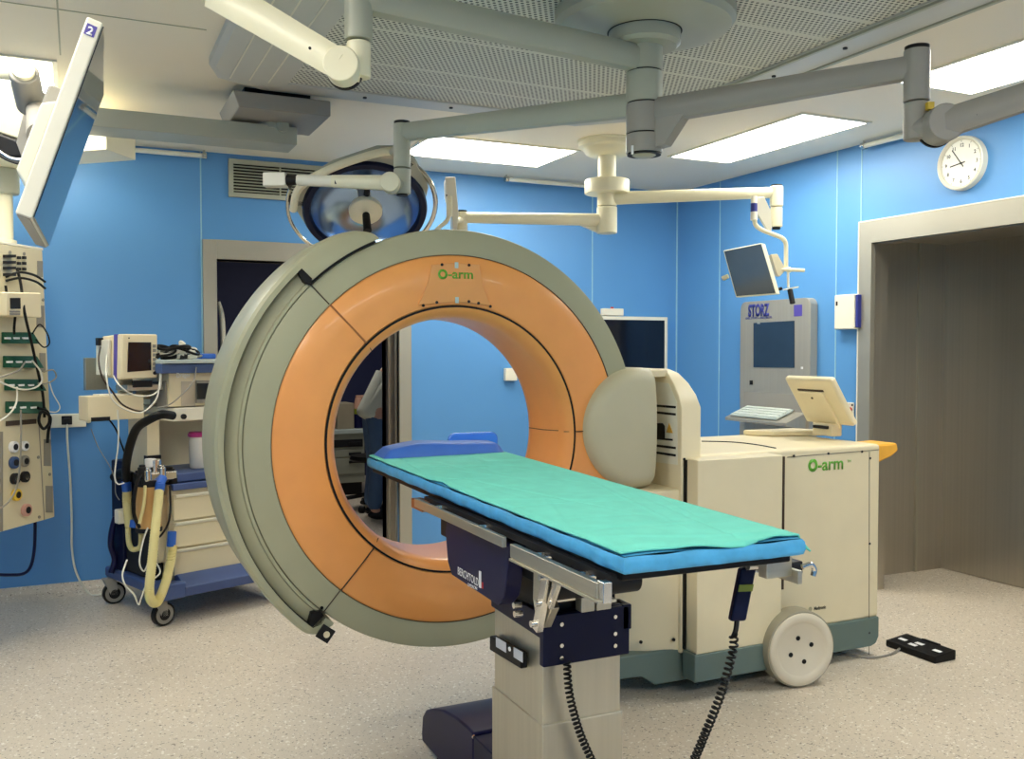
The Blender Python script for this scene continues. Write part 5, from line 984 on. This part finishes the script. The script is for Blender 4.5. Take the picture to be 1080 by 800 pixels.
# ================================================================== ADJOINING ROOM
# cabinet
cbk = thing('drawer_cabinet', 'grey drawer cabinet in the dark room beyond the back doorway', 'cabinet', (2.35, 9.1, 0))
Yc = 8.7; cc = lambda x, y: onY(x, y, Yc); xa, xb_ = cc(350, 460).x, cc(384.5, 460).x; zt = cc(370, 457).z
MB().box(xa, xb_, Yc, Yc + .5, .12, zt).build('cabinet_case', M_cart, cbk, .005); MB().box(xa - .02, xb_ + .02, Yc - .02, Yc + .52, zt, zt + .04).build('cabinet_top', M_keys, cbk, .005); MB().box(xa + .02, xb_ - .02, Yc + .03, Yc + .48, .0, .12).build('cabinet_plinth', M_black, cbk)
for i, (ya_, yb_) in enumerate(((463, 471), (474, 481), (482.5, 499))):
    z1, z0 = cc(370, ya_).z, cc(370, yb_).z; dd = MB().box(xa + .02, xb_ - .02, Yc - .012, Yc, z0, z1).build('drawer', M_cart if i else M_dark, cbk, .003); MB().box(xb_ - .16, xb_ - .04, Yc - .03, Yc - .012, z1 - .05, z1 - .025).build('drawer_handle', M_dark, dd, .003)
bx_ = MB().box(cc(357, 440).x, cc(375, 440).x, Yc + .05, Yc + .35, zt + .041, cc(366, 425.5).z).build('cardboard_box', M_card, None, .004); tag(bx_, 'pale cardboard box on the grey cabinet in the dark room', 'box')
bt = thing('hand_stand_in', 'small stand-in for a hand with yellow cuff beside the cardboard box', 'hand stand-in', (2.45, 8.85, zt + .04)); pb_ = cc(381.5, 430); zz0 = zt + .041  # bottle shape stands in for what is likely a person's hand
MB().cyl((pb_.x, Yc + .12, zz0), (pb_.x, Yc + .12, cc(380, 437).z), .055, n=20).build('stand_in_base', M_navy, bt, .006); MB().cyl((pb_.x, Yc + .12, cc(380, 437).z), (pb_.x, Yc + .12, cc(380, 431.5).z), .052, n=20).build('yellow_band', M_lime, bt); MB().cyl((pb_.x, Yc + .12, cc(380, 431.5).z), (pb_.x, Yc + .12, cc(380, 420).z), .05, .03, n=20).build('stand_in_wrist', M_skin, bt, .006); MB().obox((pb_.x + .02, Yc + .12, cc(380, 419).z + .0), V((1, 0, 0)), V((0, 1, 0)), ZU, .09, .04, .03).build('stand_in_tip', M_skin, bt, .006)
# wheeled stool
sg = thing('wheeled_stool', 'dark wheeled stool below the bent person in the dark room', 'stool', (2.32, 8.0, 0)); sx, sy = onY(392, 515, 7.9).x, 7.9
MB().lathe([(1e-4, 0), (.17, 0), (.19, .02), (.18, .05), (1e-4, .06)], (sx, sy, .42), ZU, 32).build('seat', M_black, sg); MB().cyl((sx, sy, .12), (sx, sy, .42), .025, n=16).build('gas_column', M_dark, sg)
for k in range(5):
    a = k * 2 * PI / 5 + .3; d = V((math.cos(a), math.sin(a), 0)); MB().tube([V((sx, sy, .13)), V((sx, sy, .09)) + d * .24], .018, 8).build('leg', M_dark, sg); c_ = V((sx, sy, .03)) + d * .24; MB().cyl(c_ + V((0, 0, .0)) - d.cross(ZU) * .022, c_ + d.cross(ZU) * .022, .03, n=18).build('caster', M_black, sg)
# white gown hanging at the far left of the doorway
hg = MB(); hp = lambda x, y: onY(x, y, 6.25); tag(MB().tube([hp(230.5, 318), hp(233.5, 330), hp(235, 350), hp(235.5, 400), hp(236, 470), V((hp(236, 470).x, 6.25, .01))], [.010, .016, .018, .018, .018, .018], 12, 5).build('rolled_curtain', M_white), 'pale rolled curtain just inside the back doorway', 'curtain')

# bent person
pe = bpy.data.meshes.new('person'); hx, hy = onY(396, 445, 7.45).x, 7.45; hz = .90
J = {'pel': (0, 0, 0), 'wai': (.05, 0, .12), 'che': (.22, 0, .38), 'nec': (.30, 0, .50), 'chin': (.35, 0, .57), 'hea': (.40, 0, .66), 'hee': (.42, 0, .74),
     'hl': (0, .09, -.04), 'hr': (0, -.09, -.04), 'kl': (.03, .10, -.45), 'kr': (.0, -.10, -.45), 'al': (-.02, .10, -.83), 'ar': (-.05, -.10, -.83), 'tl': (.12, .11, -.875), 'tr': (.09, -.11, -.875),
     'sl': (.25, .19, .40), 'sr': (.25, -.19, .40), 'el': (.38, .22, .16), 'er': (.38, -.22, .16), 'wl': (.60, .18, .10), 'wr': (.60, -.18, .10)}
Rr = {'pel': .135, 'wai': .125, 'che': .14, 'nec': .055, 'chin': .065, 'hea': .095, 'hee': .07, 'hl': .095, 'hr': .095, 'kl': .06, 'kr': .06, 'al': .04, 'ar': .04, 'tl': .035, 'tr': .035, 'sl': .06, 'sr': .06, 'el': .042, 'er': .042, 'wl': .03, 'wr': .03}
edges = [('pel', 'wai'), ('wai', 'che'), ('che', 'nec'), ('nec', 'chin'), ('chin', 'hea'), ('hea', 'hee'), ('pel', 'hl'), ('pel', 'hr'), ('hl', 'kl'), ('hr', 'kr'), ('kl', 'al'), ('kr', 'ar'), ('al', 'tl'), ('ar', 'tr'), ('che', 'sl'), ('che', 'sr'), ('sl', 'el'), ('sr', 'er'), ('el', 'wl'), ('er', 'wr')]
def skinned(name, keys, eds, rad, root, m, extra=None):
    me = bpy.data.meshes.new(name); ks = list(keys); me.from_pydata([V(keys[k]) + V((hx, hy, hz)) for k in ks], [(ks.index(a), ks.index(c_)) for a, c_ in eds], [])
    o = bpy.data.objects.new(name, me); COL.objects.link(o); o.modifiers.new('skin', 'SKIN'); o.modifiers.new('sub', 'SUBSURF').levels = 2; o.modifiers['sub'].render_levels = 2
    for i, k in enumerate(ks): me.skin_vertices[0].data[i].radius = (rad[k], rad[k])
    me.skin_vertices[0].data[ks.index(root)].use_root = True; me.materials.append(m)
    dg = bpy.context.evaluated_depsgraph_get(); mm = bpy.data.meshes.new_from_object(o.evaluated_get(dg)); vs = [v.co.copy() for v in mm.vertices]; fs = [tuple(p.vertices) for p in mm.polygons]; bpy.data.objects.remove(o)
    b = MB(); b.v = vs; b.f = fs; return b
# hands with five fingers
for s, e_ in (('l', 1), ('r', -1)):
    w = V(J['w' + s]); J['pm' + s] = tuple(w + V((.07, -.01 * e_, -.02))); Rr['pm' + s] = .026; edges.append(('w' + s, 'pm' + s))
    for i, (dy, ln_) in enumerate(((-.03, .062), (-.01, .074), (.01, .078), (.03, .070))):
        a = 'f%d%s' % (i, s); J[a] = tuple(V(J['pm' + s]) + V((.035, dy, -.008))); J[a + 'e'] = tuple(V(J['pm' + s]) + V((.035 + ln_ * .8, dy * 1.2, -.03))); Rr[a] = .0095; Rr[a + 'e'] = .007; edges += [('pm' + s, a), (a, a + 'e')]
    a = 'th' + s; J[a] = tuple(V(J['pm' + s]) + V((.01, -.045 * e_, -.005))); J[a + 'e'] = tuple(V(J['pm' + s]) + V((.05, -.058 * e_, -.02))); Rr[a] = .011; Rr[a + 'e'] = .008; edges += [('pm' + s, a), (a, a + 'e')]
pr = thing('person', 'bent person in pale shirt and blue trousers beyond the back doorway', 'person', (hx, hy, 0))
skinned('body', J, edges, Rr, 'pel', M_skin).build('body', M_skin, pr, sharp=180)
cl = {k: J[k] for k in ('wai', 'che', 'sl', 'sr', 'el', 'er')}; cl['hem'] = (-.04, 0, -.11); cl['col'] = (.275, 0, .46); cl['el'] = tuple(V(J['sl']).lerp(V(J['el']), .6)); cl['er'] = tuple(V(J['sr']).lerp(V(J['er']), .6))
skinned('shirt', cl, [('hem', 'wai'), ('wai', 'che'), ('che', 'col'), ('che', 'sl'), ('che', 'sr'), ('sl', 'el'), ('sr', 'er')], {'hem': .168, 'wai': .155, 'che': .165, 'col': .09, 'sl': .078, 'sr': .078, 'el': .07, 'er': .07}, 'wai', M_shirt).build('shirt', M_shirt, pr, sharp=180)
tr_ = {k: J[k] for k in ('pel', 'hl', 'hr', 'kl', 'kr', 'al', 'ar')}; tr_['wst'] = (.02, 0, .07)
skinned('trousers', tr_, [('wst', 'pel'), ('pel', 'hl'), ('pel', 'hr'), ('hl', 'kl'), ('hr', 'kr'), ('kl', 'al'), ('kr', 'ar')], {'wst': .142, 'pel': .152, 'hl': .108, 'hr': .108, 'kl': .078, 'kr': .078, 'al': .065, 'ar': .065}, 'pel', M_jeans).build('trousers', M_jeans, pr, sharp=180)
for s in ('l', 'r'):
    c_ = V(J['a' + s]) + V((hx, hy, hz)); MB().ball((c_.x + .07, c_.y, .045), .05, 16, (2.4, .95, .9)).build('shoe', M_dark, pr)
hc_ = V(J['hea']) + V((hx, hy, hz)); MB().ball(hc_ + V((-.02, 0, .03)), .108, 20, (1, .92, 1.0)).build('hair', M_hair, pr)
MB().ball(hc_ + V((.094, 0, -.0)), .018, 12, (1, .8, 1.3)).build('nose', M_skin, pr); MB().ball(hc_ + V((.086, 0, -.045)), .02, 12, (.5, 1.2, .35)).build('mouth', M_red, pr)
for e_ in (-1, 1): MB().ball(hc_ + V((.086, .034 * e_, .022)), .012, 10).build('eye', M_print, pr); MB().ball(hc_ + V((.0, .10 * e_, 0)), .025, 12, (.8, .4, 1.2)).build('ear', M_skin, pr)

# ================================================================== LIGHT, WORLD, COLOUR
w = bpy.data.worlds.new('room_air'); S.world = w; w.use_nodes = True; w.node_tree.nodes['Background'].inputs[0].default_value = (.8, .85, .9, 1); w.node_tree.nodes['Background'].inputs[1].default_value = .25
def area(nm, x, y, z, sx, sy, p, col=(1, .96, .88)):
    l = bpy.data.lights.new(nm, 'AREA'); l.shape = 'RECTANGLE'; l.size = sx; l.size_y = sy; l.energy = p; l.color = col; o = bpy.data.objects.new(nm, l); COL.objects.link(o); o.location = (x, y, z); return o
area('adjoining_room_lamp', 2.2, 8.0, 2.58, .6, .6, 10)
S.view_settings.view_transform = 'Standard'; S.view_settings.look = 'None'; S.view_settings.gamma = 1; S.view_settings.use_curve_mapping = False
S.view_settings.exposure = 1.0
S.cycles.use_denoising = True; S.cycles.max_bounces = 10; S.cycles.diffuse_bounces = 6
